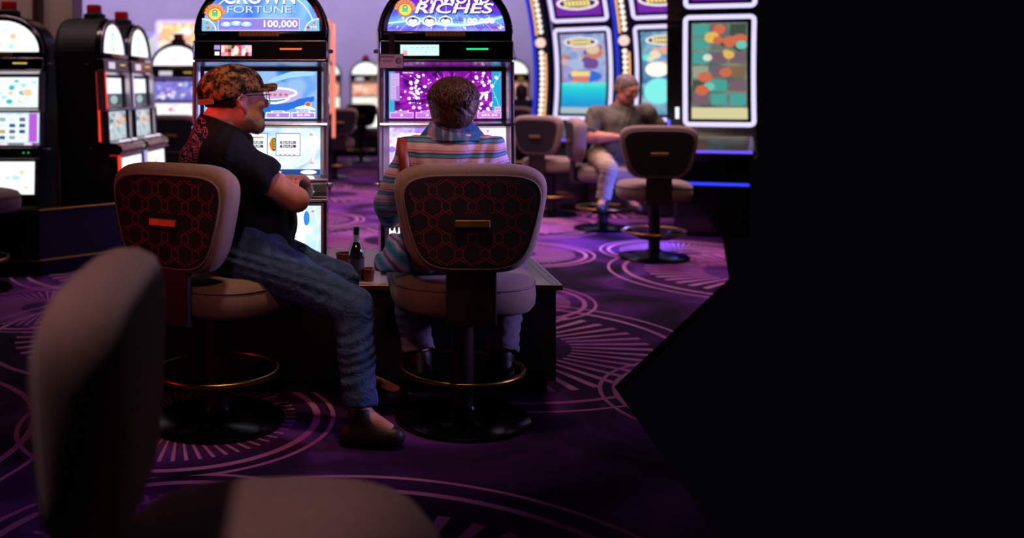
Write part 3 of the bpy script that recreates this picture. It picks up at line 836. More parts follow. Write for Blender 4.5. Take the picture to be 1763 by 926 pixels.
WHITES = ['ffffff', 'f4fbff', 'e6f8ff']
G_left = generic('left_', ['f4ffff', 'ffffff', 'd8f8ff'], ['ffffff', 'f0fffa', 'd8fff8'], ['bfe6f4', 'e4f8ff', 'd2f0ff'], ['ffffff', 'f8fff0', 'e0f8ff'],
    ['b8e8ff', 'ffe8b0', 'd8f8e8', 'ffffff', 'f8c8a0'], ['40b8c8', 'ffd0a0', 'ffffff', 'a0e8e8'], WHITES, ['ffd8b0', 'c0e8f0', 'ffffff', 'f8f0c0', 'a8d8e8'], 5,
    lowart=chain(lambda a: [a.rect(.18, mz(300), .235, mz(222), em('c060e0', 1.0)), a.layer()], grid_art(mz(296), mz(230), ['4a78b8', '9ab0c8', 'c8b060', '30588a', 'f0f4f8', '606880'], 6, 4, -.22, .17, 3, 'f0faff')))
slot_machine('slot machine cut by the left picture edge, red candle on its arch', (X(-2, 6.42), 6.42, ZB), 0, G_left, led=None)
G_ang = generic('ang_', ['ffffff', 'f6ffff', 'fffbe8'], ['ffffff', 'f0f8ff', 'ffffff'], ['8898a8', 'c8d8e0', '586878'], ['ffffff', 'fff8e8', 'f4fffa'],
    ['e8f4f0', 'ffffff', 'c0d8d0'], ['ffffff', 'fff0f0'], ['e0f4ff', 'ffb070', '303848', 'c8f0e8', '806060'], ['60b8c8', 'fff0d0'], 11, upart=lambda a: [a.rect(-.235, mz(204.5), .235, mz(168), em('59646e', .7)), a.layer(), a.ell(.05, mz(186), .08, .03, em('a8c8c8', .9))],
    marqart=lambda a: [a.ell(0, 1.07, .05, .07, em('b8d8d0', 1.0)), a.layer(), a.ell(0, 1.07, .03, .05, em('e8fbf4', 1.1))],
    bellyart=lambda a: [a.ell(0, mz(410), .03, .05, em('58b0c0', 1.0)), a.layer(), a.ell(0, mz(385), .012, .03, em('3a7888', .9))])
PH = math.radians(85.5)
ax = Vector((math.cos(PH), math.sin(PH), 0))
near = Vector((X(187, 6.6), 6.6, ZB))
REDLED = em('ff3a28', 1.1)
slot_machine('side-on slot machine with glowing red front edge beside the wood wall panel', near+ax*.28, PH, G_ang, group=None, led=REDLED, body=BLACKM)
slot_machine('side-on slot machine second from the wood wall, pale belly glass', near+ax*.90, PH, G_ang, led=em('c8b8ff', .9), body=BLACKM)

# ------------------------------------------------------------------ far arched machines
def plinth(label, x0, x1, y, depth=.8):
    t = thing('machine_base', label, 'machine base', ((x0+x1)/2, y, 0)); hx = (x1-x0)/2
    MB().box(-hx+.03, hx-.03, .05, depth, 0, .08).build('toe_kick', BLACKM, t)
    MB().box(-hx, hx, 0, depth, .08, ZB-.02, bev=.005).build('plinth', BLACKM, t)
    MB().box(-hx-.01, hx+.01, -.01, depth, ZB-.02, ZB-.001, bev=.004).build('base_top', BLACK, t)
    return t
G_mid = generic('mid_', ['ffffff', 'fffaff', 'f4f0ff'], ['6a60c8', '9a88e0', '4a58b8', 'b0a0f0'], ['f0f0ff', 'ffffff', 'd8d0ff'], ['c0c8ff', 'ffffff'],
    ['ffffff', 'fff8d8', 'f0e8ff', 'e8d8ff'], ['a8b8f0', 'f0e8ff', '5868c0', 'c8b0e8', 'f8f0d0', '70a8e0'], ['ffffff', 'e0d8ff', 'ff5878', 'fff0c0'], ['ffffff', 'c8d0ff'], 21)
slot_machine('white-arched slot machine with red candle between the side-on pair and the man', (X(302, 10.4), 10.4, ZB), 0, G_mid)
plinth('low black base under the white-arched machine left of the man', X(302, 10.4)-.42, X(302, 10.4)+.42, 10.15)
G_far = generic('far_', ['ffffff', 'fffff0', 'f8ffff'], ['ff9a68', 'f0c8b0', 'e87850', 'ffd8c0'], ['ffffff', 'fff4e0', 'f0f8ff'], ['f8ffe8', 'ffffff'],
    ['ffffff', 'f0ffff'], ['ffb890', 'f8f0e8', 'd86848'], ['ffffff', 'ffe8c0'], ['ffffff', 'e8f8d8'], 31)
for u, lab in ((630, 'far arched slot machine seen between the two front machines, orange screen'), (560, 'far arched slot machine mostly hidden behind the blue front machine')):
    slot_machine(lab, (X(u, 17.2), 17.2, ZB), 0, G_far)
plinth('black base under the far arched machines in the centre', X(560, 17.2)-.5, X(630, 17.2)+.5, 16.9)
slot_machine('far arched slot machine peeking out right of the purple front machine', (X(884, 16.2), 16.2, ZB), 0, G_far)
plinth('black base under the far arched machine right of centre', X(884, 16.2)-.45, X(884, 16.2)+.45, 15.9)

# ------------------------------------------------------------------ flat topped video machines
def video_machine(label, u, d, wd, ztop, zsplit, frame, top_cols, low_cols, rz=0.0, tube=None, seed=1):
    t = thing('video_slot_machine', label, 'slot machine', (X(u, d), d, 0), rz)
    h = wd/2
    MB().box(-h, h, .1, .5, .05, ztop-.04, bev=.02).build('cabinet', BLACK, t)
    MB().box(-h*.9, h*.9, .12, .45, 0, .05).build('toe_kick', BLACKM, t)
    dk = MB(); dk.loft([[(x, y, z) for y, z in ((-.12, .72), (-.1, .78), (.1, .84), (.12, .6), (-.05, .64))] for x in (-h, h)]); dk.build('button_deck', BLACK, t)
    def panel(nm, z0, z1, cols, sd):
        f = MB(); f.tube([(x, .085, z) for x, z in rrect(-h+.015, z0, h-.015, z1, .03)], .02, 8, closed=True); fo = f.build(nm+'_frame', frame, t, smooth=True)
        s = MB().box(-h+.02, h-.02, .085, .1, z0+.01, z1-.01).build(nm, em_ramp('vid%s%d' % (nm, seed), [(.3+.4*i/(len(cols)-1), c) for i, c in enumerate(cols)], 4, 2, 1.2, 1.1), t)
        a = Art(.083); r = random.Random(sd)
        for k in range(16):
            rr = r.uniform(.015, .06); x = r.uniform(-h+.03+rr, h-.03-rr); z = r.uniform(z0+.03+rr, z1-.03-rr)
            a.ell(x, z, rr, rr*.7, em(r.choice(cols), 1.1), 12); a.layer()
        a.build('screen_picture', s)
    panel('topper_screen', zsplit+.03, ztop, top_cols, seed); panel('main_screen', .9, zsplit-.03, low_cols, seed+5)
    if tube:
        for s in (-1, 1):
            MB().tube([(s*(h+.02), .06, z) for z in (.62, .9, 1.3, ztop-.03)], .017, 8).build('light_tube', tube, t, smooth=True)
    return t
video_machine('tall video machine with yellow and pink square topper behind the white arch', 312, 13.2, .72, Z(36, 13.2), 1.6, em('e0c8ff', 1.1), ['ffe8c0', 'fff8e8', 'f8b0a0', 'f0d870', 'ffffff'], ['c8b8f0', 'f0e8ff', '8878d0'], seed=2)
video_machine('small lilac video machine top showing beyond the side-on machines', 252, 14.6, .42, Z(57, 14.6), 1.5, em('b0a0ff', 1.0), ['b8a8e8', 'd8d0f0', 'c8d0a0', '9888d8'], ['d0b8a0', 'f0e8e0', 'a890a0'], seed=3)
video_machine('video machine outlined by a red light tube behind the blue front machine', 545, 11.0, .34, Z(36, 11.0), 1.45, em('ff8070', 1.0), ['ffb0a0', 'ffe8e0', 'f06060'], ['c04050', 'f0a0a0', '802030'], tube=em('ff8a78', 1.15), seed=4)

# ------------------------------------------------------------------ curved tall machines
def cy(z):
    q = (z-1.28)/.78
    return .20*(1-min(1.15, q*q)) if z > .4 else 0.0
def curved(label, loc, rz, x0, x1, sx0, sx1, screen_mat, draw, top_mat, draw_top, glow, wing=None, name='curved_slot_machine', simple=False):
    t = thing(name, label, 'slot machine', loc, rz)
    zs = [.62+i*(2.42-.62)/36 for i in range(37)]
    sh = MB(); sh.loft([[(x0, cy(z), z), (x1, cy(z), z), (x1*.98+x0*.02, cy(z)+.13, z), (x0*.98+x1*.02, cy(z)+.13, z)] for z in zs]); sh.build('cabinet_shell', BLACK, t)
    MB().box(x0+.05, x1-.05, .02, .40, .0, .64, bev=.02).build('pedestal', BLACK, t)
    dk = MB(); dk.loft([[(x, y, z) for y, z in ((-.24, .66), (-.25, .70), (-.02, .80), (.10, .80), (.10, .60), (-.05, .60))] for x in (x0+.04, x1-.04)]); dko = dk.build('button_deck', BLACK, t)
    MB().tube([(x0+.06, -.252, .69), (x1-.06, -.252, .69)], .012, 6).build('deck_light', em('6a50ff', 1.2), dko)
    MB().tube([(x0+.06, .0, .42), (x1-.06, .0, .42)], .012, 6).build('deck_light', em('2a3cff', 1.4), dko)
    fn = lambda x, z, o: (x, cy(z)-.006+o, z)
    for nm, z0, z1, m, dr in (('main_screen', .93, 1.70, screen_mat, draw), ('top_screen', 1.875, 2.38, top_mat, draw_top)):
        a = Art(0, fn); a.rect(sx0, z0, sx1, z1, m, 20); so = a.build(nm, t)
        a = Art(0, fn, .0015); a.layer(); dr(a, z0, z1, sx0, sx1); a.build('screen_picture', so)
        g = MB(); pts = rrect(sx0-.048, z0-.045, sx1+.048, z1+.045, .03, 4)
        dense = []
        for i in range(len(pts)):
            p, q = pts[i], pts[(i+1) % len(pts)]; L_ = math.hypot(q[0]-p[0], q[1]-p[1]); k = max(1, int(L_/.05))
            for j in range(k): dense.append((p[0]+(q[0]-p[0])*j/k, p[1]+(q[1]-p[1])*j/k))
        g.tube([(x, cy(z)-.012, z) for x, z in dense], .018, 8, closed=True); g.build('light_frame', glow, so, smooth=True)
    return t
def pic_sea(a, z0, z1, x0, x1):
    a.rect(x0, z0, x1, z0+.3, em_ramp('teal_sea', [(.0, '1470c8'), (.4, '12a0d8'), (.8, '20d0d8'), (1, '60e8e0')], 3, 2, .5, 1.0, axis=(2, z0, z0+.3), mixn=.1), 6); a.layer()
    a.rect(x0, z0, x1, z0+.06, em('a8c0c8', 1.0), 2); a.layer()
    r = random.Random(4)
    for k in range(26):
        rr = r.uniform(.03, .09); a.ell(r.uniform(x0+rr, x1-rr), r.uniform(z0+.36+rr, z1-.05-rr), rr, rr*.7, em(r.choice(['e0b8c8', '90a8e0', 'd88868', 'b0c8f0', '7850a0', 'f0d8b8', 'b04860']), .85), 14); a.layer()
    xc = (x0+x1)/2
    a.ell(xc+.03, z0+.36, .17, .06, em('2a6ad8', 1.0)); a.layer(); a.rect(xc-.11, z0+.36, xc+.08, z0+.41, em('f0d070', 1.1)); a.rect(xc-.10, z0+.31, xc+.07, z0+.35, em('f07840', 1.0)); a.layer()
    sign(a, xc, z1-.08, .17, .045)
def sign(a, xc, zc, w_, h_):
    a.ell(xc, zc, w_, h_, em('fff0d8', 1.2), 24); a.layer(); a.ell(xc, zc, w_*.88, h_*.72, em('2a2a90', .8), 24); a.layer()
    for k in range(7): a.rect(xc-w_*.62+k*w_*.18, zc-h_*.45, xc-w_*.62+k*w_*.18+w_*.13, zc+h_*.45, em('f8e070', 1.15))
    a.layer()
def pic_top(a, z0, z1, x0, x1):
    a.rect(x0, z0, x1, z0+.16, em('7a2ab8', .9), 3); a.layer(); sign(a, (x0+x1)/2, z0+.115, .21, .062)
    r = random.Random(8)
    for k in range(8):
        rr = r.uniform(.03, .08); a.ell(r.uniform(x0+rr, x1-rr), r.uniform(z0+.28, z1-rr), rr, rr*.6, em(r.choice(['a060e0', 'f0c0e0', '6070e0']), 1.0), 12); a.layer()
def pic_b(a, z0, z1, x0, x1):
    r = random.Random(14)
    for k in range(22):
        rr = r.uniform(.03, .09); a.ell(r.uniform(x0+rr, x1-rr), r.uniform(z0+.08+rr, z1-.05-rr), rr, rr*.7, em(r.choice(['60e8e0', 'f8f0e0', '70a8d8', 'e8b0a0', 'f0e0c0', '5080b0']), 1.0), 14); a.layer()
    a.ell(x0+.15, z0+.42, .11, .07, em('fff8e8', 1.15)); a.layer(); a.ell(x0+.17, z0+.22, .14, .12, em('80f0e8', 1.05)); a.layer(); a.ell(x0+.18, z0+.2, .06, .04, em('f8b8b0', 1.0)); a.layer()
    sign(a, (x0+x1)/2, z1-.08, .17, .045)
def pic_c(a, z0, z1, x0, x1):
    r = random.Random(24); nx, nz = 3, 6
    for i in range(nx):
        for j in range(nz):
            xa = x0+(x1-x0)*i/nx; za = z0+.1+(z1-z0-.1)*j/nz
            a.rect(xa+.01, za+.01, xa+(x1-x0)/nx-.01, za+(z1-z0-.1)/nz-.01, em(r.choice(['708078', '50b0a8', '907058', '485850', 'a8b0a0', '806878']), .8), 2)
    a.layer()
    for k in range(16):
        rr = r.uniform(.025, .06); a.ell(r.uniform(x0+rr, x1-rr), r.uniform(z0+.1+rr, z1-rr), rr, rr*.8, em(r.choice(['f0c060', 'e8e8d8', 'd87050', '50403a', '70d0c0']), .9), 12); a.layer()
    a.rect(x0, z0, x1, z0+.09, em('d8d0a0', 1.0), 2); a.layer()
GLOWF = em('d4ccff', 1.3)
SKYP = em_ramp('sky_picture', [(.3, '9a78c8'), (.5, 'b8c4ec'), (.7, '6a98e0')], 5, 2, 1, .85)
TOPP = em_ramp('violet_picture', [(.3, '5a28b0'), (.5, '8a48d8'), (.7, '4838b8')], 4, 2, 1, .9)
RA = math.radians(-35)
axA = Vector((math.cos(RA), math.sin(RA), 0))
cA = Vector((X(992, 9.45), 9.45, 0))
curved('curved machine with teal sea screen and lilac light frame left of the polo man', cA, RA, -.295, .295, -.225, .225, SKYP, pic_sea, TOPP, pic_top, GLOWF)
curved('curved machine with pale cyan picture right behind the polo man', cA+axA*.80, RA, -.295, .295, -.225, .225, em_ramp('cyan_picture', [(.3, '3a70a8'), (.5, '78b0d0'), (.7, 'b8d0e0')], 5, 2, 1, .85), pic_b, TOPP, pic_top, GLOWF)
def pylon(label, base):
    t = thing('light_pylon', label, 'light pylon', base, RA)
    zs = [.0]+[.62+i*(2.42-.62)/30 for i in range(31)]
    NAVY = mat('navy_lacquer', '0a0c38', .3, 0, .2)
    MB().loft([[(-.088, cy(z)+.03, z), (.088, cy(z)+.03, z), (.088, cy(z)+.13, z), (-.088, cy(z)+.13, z)] for z in zs]).build('panel', NAVY, t)
    MB().tube([(-.070, cy(z)+.02, z) for z in zs[1:]], .02, 8).build('blue_tube', em('1c30d8', .9), t, smooth=True)
    zb = Z(70, 9.4)
    MB().tube([(.045, cy(z)+.02, z) for z in zs[3:] if z < zb-.05], .010, 6).build('orange_tube', em('ffb878', 1.1), t, smooth=True)
    MB().tube([(-.03, cy(z)+.02, z) for z in zs[3:] if z > zb+.05], .010, 6).build('orange_tube', em('ffb878', 1.1), t, smooth=True)
    def ball(nm, x, z, r, m):
        b = MB().lathe([(r*math.sin(PI*i/8), -r*math.cos(PI*i/8)) for i in range(1, 8)], 12, None, Matrix.Translation((x, cy(z)+.015, z)))
        return b.build(nm, m, t, smooth=True)
    ball('lamp_ball', .005, zb, .052, em('ffd8c8', 1.05))
    bm_ = em('fff0e0', 1.3); k = 0
    z = .80
    while z < 2.35:
        if abs(z-zb) > .075:
            s = 1 if z < zb else -1
            ball('bulb', (.005 if s > 0 else .02), z, .024, bm_)
        z += .052
    return t
pylon('navy light pylon with bulb string left of the teal sea screen', cA-axA*.45)
pylon('navy light pylon with bulb string rising above the polo man head', cA+axA*.40)
RC = math.radians(-17)
cC = Vector((X(1257, 7.75), 7.75, 0))
tC = curved('curved machine at the right edge, wide black side wing and reel screen', cC, RC, -.47, .20, -.28, .14, em_ramp('reel_picture', [(.3, '485850'), (.5, '708878'), (.7, 'a09880')], 6, 2, 1, .8), pic_c, TOPP, pic_top, GLOWF)
MB().tube([(-.39, cy(z)-.006, z) for z in (.93, .96, .99, 1.02)], .014, 8).build('wing_light', em('e8f0ff', 1.4), tC, smooth=True)
MB().tube([(-.455, cy(z)-.004, z) for z in (.66, .75, .85, .92)], .016, 8).build('wing_glow', em('2030e0', 1.2), tC, smooth=True)

# ------------------------------------------------------------------ bottle and cups on the base
bt = thing('beer_bottle', 'dark brown beer bottle with silver neck label between the two players', 'bottle', (X(613.5, 3.87), 3.87, ZB))
GLASS = mat('brown_bottle_glass', '120806', .08, 0, .1, coat=.6)
MB().lathe([(.028, 0), (.031, .004), (.031, .105), (.0295, .118), (.021, .137), (.0150, .152), (.0128, .19), (.0140, .192), (.0140, .198)], 28).build('glass_body', GLASS, bt, smooth=True, angle=50)
MB().lathe([(.0148, .195), (.0148, .206), (.011, .209)], 24).build('lip', GLASS, bt, smooth=True, angle=40)
MB().lathe([(.0160, .150), (.0136, .178)], 24, cap=False).build('neck_label', mat('silver_label', '8a8aa8', .4, .3, .3, 120), bt, smooth=True)
MB().lathe([(.0315, .03), (.0315, .085)], 28, cap=False).build('body_label', mat('dark_label', '241c20', .5, 0, .3, 60), bt, smooth=True)
CUPM = mat('dark_red_plastic', '5a1610', .35, 0, .15)
def cup(label, u, d, r, h_):
    t = thing('cup', label, 'cup', (X(u, d), d, ZB))
    MB().lathe([(r*.8, 0), (r*.98, h_*.96), (r*.9, h_*.96), (r*.74, .006), (0.001, .006)], 24).build('cup_wall', CUPM, t, smooth=True, angle=40)
    rm = MB(); rm.tube([(r*.96*math.cos(2*PI*i/24), r*.96*math.sin(2*PI*i/24), h_) for i in range(24)], .004, 6, closed=True); rm.build('rim', CUPM, t, smooth=True)
cup('dark red cup left behind the beer bottle', 594, 3.98, .036, .085)
cup('small dark red cup right of the beer bottle', 634, 3.86, .026, .045)
# ------------------------------------------------------------------ people: smooth volumes turned into one continuous surface
class Field:
    def __init__(s, lo, hi, h):
        s.lo = np.array(lo, float); s.h = h
        s.n = np.ceil((np.array(hi)-s.lo)/h).astype(int)+1
        s.a = np.full(s.n, 1.0, np.float32)
    def window(s, lo, hi):
        i0 = np.clip(np.floor((np.array(lo)-s.lo)/s.h).astype(int), 0, s.n); i1 = np.clip(np.ceil((np.array(hi)-s.lo)/s.h).astype(int)+1, 0, s.n)
        if (i1 <= i0).any(): return None
        g = [(s.lo[k]+np.arange(i0[k], i1[k])*s.h).astype(np.float32) for k in range(3)]
        return tuple(slice(i0[k], i1[k]) for k in range(3)), g[0][:, None, None], g[1][None, :, None], g[2][None, None, :]
    def put(s, sl, d, k, sub=False):
        A = s.a[sl]
        if sub: A, d = -A, d
        if k > 0:
            hh = np.clip(.5+.5*(d-A)/k, 0, 1); r = d+(A-d)*hh-k*hh*(1-hh)
        else: r = np.minimum(A, d)
        s.a[sl] = -r if sub else r
    def cone(s, a, b, ra, rb, k=.02, sub=False, cut=False, sq=None):
        a = np.array(a, float); b = np.array(b, float); m = max(ra, rb)*(max(sq[1], 1) if sq else 1)+k+.03
        w_ = s.window(np.minimum(a, b)-m, np.maximum(a, b)+m)
        if w_ is None: return
        sl, x, y, z = w_; ab = b-a; L2 = float(ab@ab) or 1e-9
        px, py, pz = x-a[0], y-a[1], z-a[2]
        t = np.clip((px*ab[0]+py*ab[1]+pz*ab[2])/L2, 0, 1)
        dx, dy, dz = px-t*ab[0], py-t*ab[1], pz-t*ab[2]
        if sq:      # squash across a direction: sq = (axis, factor)
            ax_ = np.array(sq[0], float); ax_ /= np.linalg.norm(ax_); f = 1/sq[1]-1
            c = (dx*ax_[0]+dy*ax_[1]+dz*ax_[2])*f
            dx, dy, dz = dx+c*ax_[0], dy+c*ax_[1], dz+c*ax_[2]
        d = np.sqrt(dx*dx+dy*dy+dz*dz)-(ra+(rb-ra)*t)
        if cut:
            L = math.sqrt(L2); e = (px*ab[0]+py*ab[1]+pz*ab[2])/L-L
            d = np.maximum(d, e)
        s.put(sl, d.astype(np.float32), k, sub)
    def ell(s, c, r, R=None, k=.02, sub=False):
        c = np.array(c, float); r = np.array(r, float); m = r.max()+k+.03
        w_ = s.window(c-m, c+m)
        if w_ is None: return
        sl, x, y, z = w_; p = [x-c[0], y-c[1], z-c[2]]
        if R is not None:
            q = [R[0][j]*p[0]+R[1][j]*p[1]+R[2][j]*p[2] for j in range(3)]
        else: q = p
        k0 = np.sqrt((q[0]/r[0])**2+(q[1]/r[1])**2+(q[2]/r[2])**2)
        k1 = np.sqrt((q[0]/r[0]**2)**2+(q[1]/r[1]**2)**2+(q[2]/r[2]**2)**2)+1e-6
        s.put(sl, (k0*(k0-1)/k1).astype(np.float32), k, sub)
    def plane(s, p, n):
        """keep the side the normal points away from"""
        n = np.array(n, float); n /= np.linalg.norm(n); p = np.array(p, float)
        g = [(s.lo[k]+np.arange(s.n[k])*s.h) for k in range(3)]
        d = (g[0][:, None, None]-p[0])*n[0]+(g[1][None, :, None]-p[1])*n[1]+(g[2][None, None, :]-p[2])*n[2]
        s.a = np.maximum(s.a, d.astype(np.float32))
    def warp(s, fn):
        g = [(s.lo[k]+np.arange(s.n[k])*s.h).astype(np.float32) for k in range(3)]
        s.a = s.a+fn(g[0][:, None, None], g[1][None, :, None], g[2][None, None, :]).astype(np.float32)
    def mesh(s):
        a = s.a; ins = a < 0
        nx, ny, nz = a.shape
        cnt = np.zeros((nx-1, ny-1, nz-1), np.int8)
        for i in (0, 1):
            for j in (0, 1):
                for k in (0, 1): cnt += ins[i:nx-1+i, j:ny-1+j, k:nz-1+k]
        cells = np.argwhere((cnt > 0) & (cnt < 8))
        idx = -np.ones(cnt.shape, np.int64); idx[tuple(cells.T)] = np.arange(len(cells))
        acc = np.zeros((len(cells), 3)); c = np.zeros(len(cells))
        cor = [np.array(q) for q in ((0, 0, 0), (1, 0, 0), (0, 1, 0), (1, 1, 0), (0, 0, 1), (1, 0, 1), (0, 1, 1), (1, 1, 1))]
        for e0, e1 in ((0, 1), (2, 3), (4, 5), (6, 7), (0, 2), (1, 3), (4, 6), (5, 7), (0, 4), (1, 5), (2, 6), (3, 7)):
            v0 = a[tuple((cells+cor[e0]).T)]; v1 = a[tuple((cells+cor[e1]).T)]
            m = (v0 < 0) != (v1 < 0); t = v0[m]/(v0[m]-v1[m])
            acc[m] += cor[e0]+(cor[e1]-cor[e0])*t[:, None]; c[m] += 1
        V = s.lo+(cells+acc/c[:, None])*s.h
        F = []
        for ax_ in range(3):
            b0 = [slice(None)]*3; b1 = [slice(None)]*3
            b0[ax_] = slice(0, -1); b1[ax_] = slice(1, None)
            A0, A1 = ins[tuple(b0)], ins[tuple(b1)]
            e = np.argwhere(A0 != A1); u_, v_ = (ax_+1) % 3, (ax_+2) % 3
            e = e[(e[:, u_] > 0) & (e[:, v_] > 0) & (e[:, u_] < a.shape[u_]-1) & (e[:, v_] < a.shape[v_]-1)]
            def cell(du, dv):
                q = e.copy(); q[:, u_] += du; q[:, v_] += dv; return idx[tuple(q.T)]
            q = np.stack([cell(-1, -1), cell(0, -1), cell(0, 0), cell(-1, 0)], 1)
            flip = ~A0[tuple(e.T)]
            q[flip] = q[flip][:, ::-1]; F.append(q)
        F = np.concatenate(F); F = F[(F >= 0).all(1)]
        return V, F
    def build(s, name, material, parent=None, loc=(0, 0, 0), smooth_iter=2):
        V, F = s.mesh()
        if smooth_iter:     # light relaxation
            E = np.concatenate([F[:, [0, 1]], F[:, [1, 2]], F[:, [2, 3]], F[:, [3, 0]]]); E = np.concatenate([E, E[:, ::-1]])
            deg = np.bincount(E[:, 0], minlength=len(V))[:, None]
            for _ in range(smooth_iter):
                S = np.stack([np.bincount(E[:, 0], weights=V[E[:, 1], k], minlength=len(V)) for k in range(3)], 1)
                V = V*.5+.5*S/np.maximum(deg, 1)
        me = bpy.data.meshes.new(name)
        V = (V-np.array(loc))*U
        me.vertices.add(len(V)); me.vertices.foreach_set('co', V.astype(np.float32).ravel())
        me.loops.add(F.size); me.loops.foreach_set('vertex_index', F.astype(np.int32).ravel())
        me.polygons.add(len(F)); me.polygons.foreach_set('loop_start', np.arange(0, F.size, 4, dtype=np.int32))
        me.update(calc_edges=True)
        me.polygons.foreach_set('use_smooth', [True]*len(me.polygons))
        me.materials.append(material)
        o = bpy.data.objects.new(name, me); COL.objects.link(o)
        if parent is not None: o.parent = parent
        else: o.location = Vector(loc)*U
        return o

def frame_from(az, pitch=0.0, roll=0.0):
    """columns: right, forward, up for a head or body looking az degrees clockwise from +y"""
    A = math.radians(az); p = math.radians(pitch)
    f = np.array((math.sin(A)*math.cos(p), math.cos(A)*math.cos(p), math.sin(p)))
    r = np.array((math.cos(A), -math.sin(A), 0.0)); u = np.cross(r, f)
    q = math.radians(roll)
    r, u = r*math.cos(q)+u*math.sin(q), u*math.cos(q)-r*math.sin(q)
    return np.stack([r, f, u], 1)

def head_into(F, c, R, k=1.0, ears=True, beard=False):
    """head about .225 tall (times k) centred at c"""
    T = lambda x, y, z: np.array(c)+R@(np.array((x, y, z))*k)
    e = lambda p, r, kk=.012, sub=False: F.ell(T(*p), np.array(r)*k, R, kk*k, sub)
    e((0, -.012, .03), (.074, .092, .082), .02)         # cranium
    e((0, .022, -.015), (.063, .066, .078), .03)        # face block
    F.cone(T(-.036, .03, -.072), T(.036, .03, -.072), .030*k, .030*k, .03*k)
    e((0, .058, -.092), (.026, .022, .02), .022)        # chin
    F.cone(T(-.045, .0, -.055), T(-.02, .05, -.088), .022*k, .02*k, .02*k); F.cone(T(.045, .0, -.055), T(.02, .05, -.088), .022*k, .02*k, .02*k)
    e((0, .074, .022), (.05, .016, .012), .018)         # brow
    for s_ in (-1, 1):
        e((s_*.03, .092, .002), (.017, .012, .012), .010, True)   # eye sockets
        e((s_*.03, .076, .001), (.0125, .0115, .0115), .003)      # eyeballs
        e((s_*.042, .06, -.022), (.024, .02, .016), .02)          # cheeks
    F.cone(T(0, .082, .012), T(0, .102, -.03), .008*k, .0125*k, .010*k)      # nose
    e((-.011, .094, -.034), (.008, .009, .007), .006); e((.011, .094, -.034), (.008, .009, .007), .006)
    F.cone(T(-.02, .080, -.058), T(.02, .080, -.058), .0065*k, .0065*k, .008*k); F.cone(T(-.018, .079, -.068), T(.018, .079, -.068), .007*k, .007*k, .008*k)
    F.cone(T(-.02, .092, -.063), T(.02, .092, -.063), .0022*k, .0022*k, .003*k, True)
    if ears:
        for s_ in (-1, 1):
            e((s_*.075, -.010, -.006), (.008, .015, .026), .006)
            F.cone(T(s_*.078, .004, .014), T(s_*.086, -.014, .021), .0042*k, .0045*k, .004*k); F.cone(T(s_*.086, -.014, .021), T(s_*.087, -.027, .006), .0045*k, .0045*k, .004*k)
            F.cone(T(s_*.087, -.027, .006), T(s_*.080, -.016, -.022), .0045*k, .004*k, .004*k)
            e((s_*.074, -.004, -.031), (.006, .008, .010), .006)
            e((s_*.087, -.008, -.003), (.007, .010, .017), .004, True)
    return T

def hand_into(F, w0, d, palm_n, k=1.0, curl=.5, side=1):
    """hand leaving the wrist w0 along d, palm facing palm_n; side=+1 thumb on cross(d, palm_n)"""
    d = np.array(d, float); d /= np.linalg.norm(d); n = np.array(palm_n, float); n -= d*(n@d); n /= np.linalg.norm(n)
    s_ = np.cross(d, n)*side; w0 = np.array(w0, float)
    for o_, L in ((-.024, .062), (-.008, .066), (.009, .066), (.025, .062)):
        F.cone(w0+s_*o_*.7*k, w0+d*L*k+s_*o_*k, .012*k, .0115*k, .010*k)
    for o_, L in ((-.027, .052), (-.009, .064), (.009, .070), (.027, .062)):
        p = w0+d*.064*k+s_*o_*k; a_ = curl*.5
        for j, f in enumerate((.42, .33, .25)):
            dr = d*math.cos(a_)+n*math.sin(a_); q = p+dr*L*f*k
            F.cone(p, q, (.0092-.0008*j)*k, (.0086-.0010*j)*k, .003*k); p = q; a_ += curl
    p = w0+d*.018*k+s_*.026*k; dr = d*.62+s_*.62+n*.45; dr /= np.linalg.norm(dr)
    q = p+dr*.036*k; F.cone(p, q, .012*k, .0105*k, .008*k)
    dr = d*.85+s_*.2+n*.5; dr /= np.linalg.norm(dr); F.cone(q, q+dr*.032*k, .0105*k, .0085*k, .004*k)

def lerp(a, b, t): return np.array(a, float)*(1-t)+np.array(b, float)*t
def skin_mat(name, c1, c2, fuzz=0.0):
    m, nt, b = new_mat(name); mp = coords(nt)
    n = noise(nt, mp, 18, 4); r = ramp(nt, [(.32, lin(c1)), (.68, lin(c2))]); nt.links.new(n.outputs['Fac'], r.inputs[0])
    nt.links.new(r.outputs[0], b.inputs['Base Color']); set_in(b, 'Roughness', .52); set_in(b, 'Subsurface Weight', .12); set_in(b, 'Subsurface Radius', (.02, .008, .005))
    n2 = noise(nt, mp, 240, 3); add_bump(nt, b, n2.outputs['Fac'], .25, .002)
    return m
def cloth_mat(name, c, wrinkle=.5, scale=14, var=.15, rough=.85):
    m, nt, b = new_mat(name); mp = coords(nt); col = lin(c)
    n = noise(nt, mp, scale, 4, 1.2); lo = tuple(x*(1-var) for x in col[:3])+(1,); hi = tuple(min(1, x*(1+var)) for x in col[:3])+(1,)
    r = ramp(nt, [(.3, lo), (.7, hi)]); nt.links.new(n.outputs['Fac'], r.inputs[0]); nt.links.new(r.outputs[0], b.inputs['Base Color'])
    set_in(b, 'Roughness', rough); set_in(b, 'Specular IOR Level', .25); add_bump(nt, b, n.outputs['Fac'], wrinkle, .02)
    return m

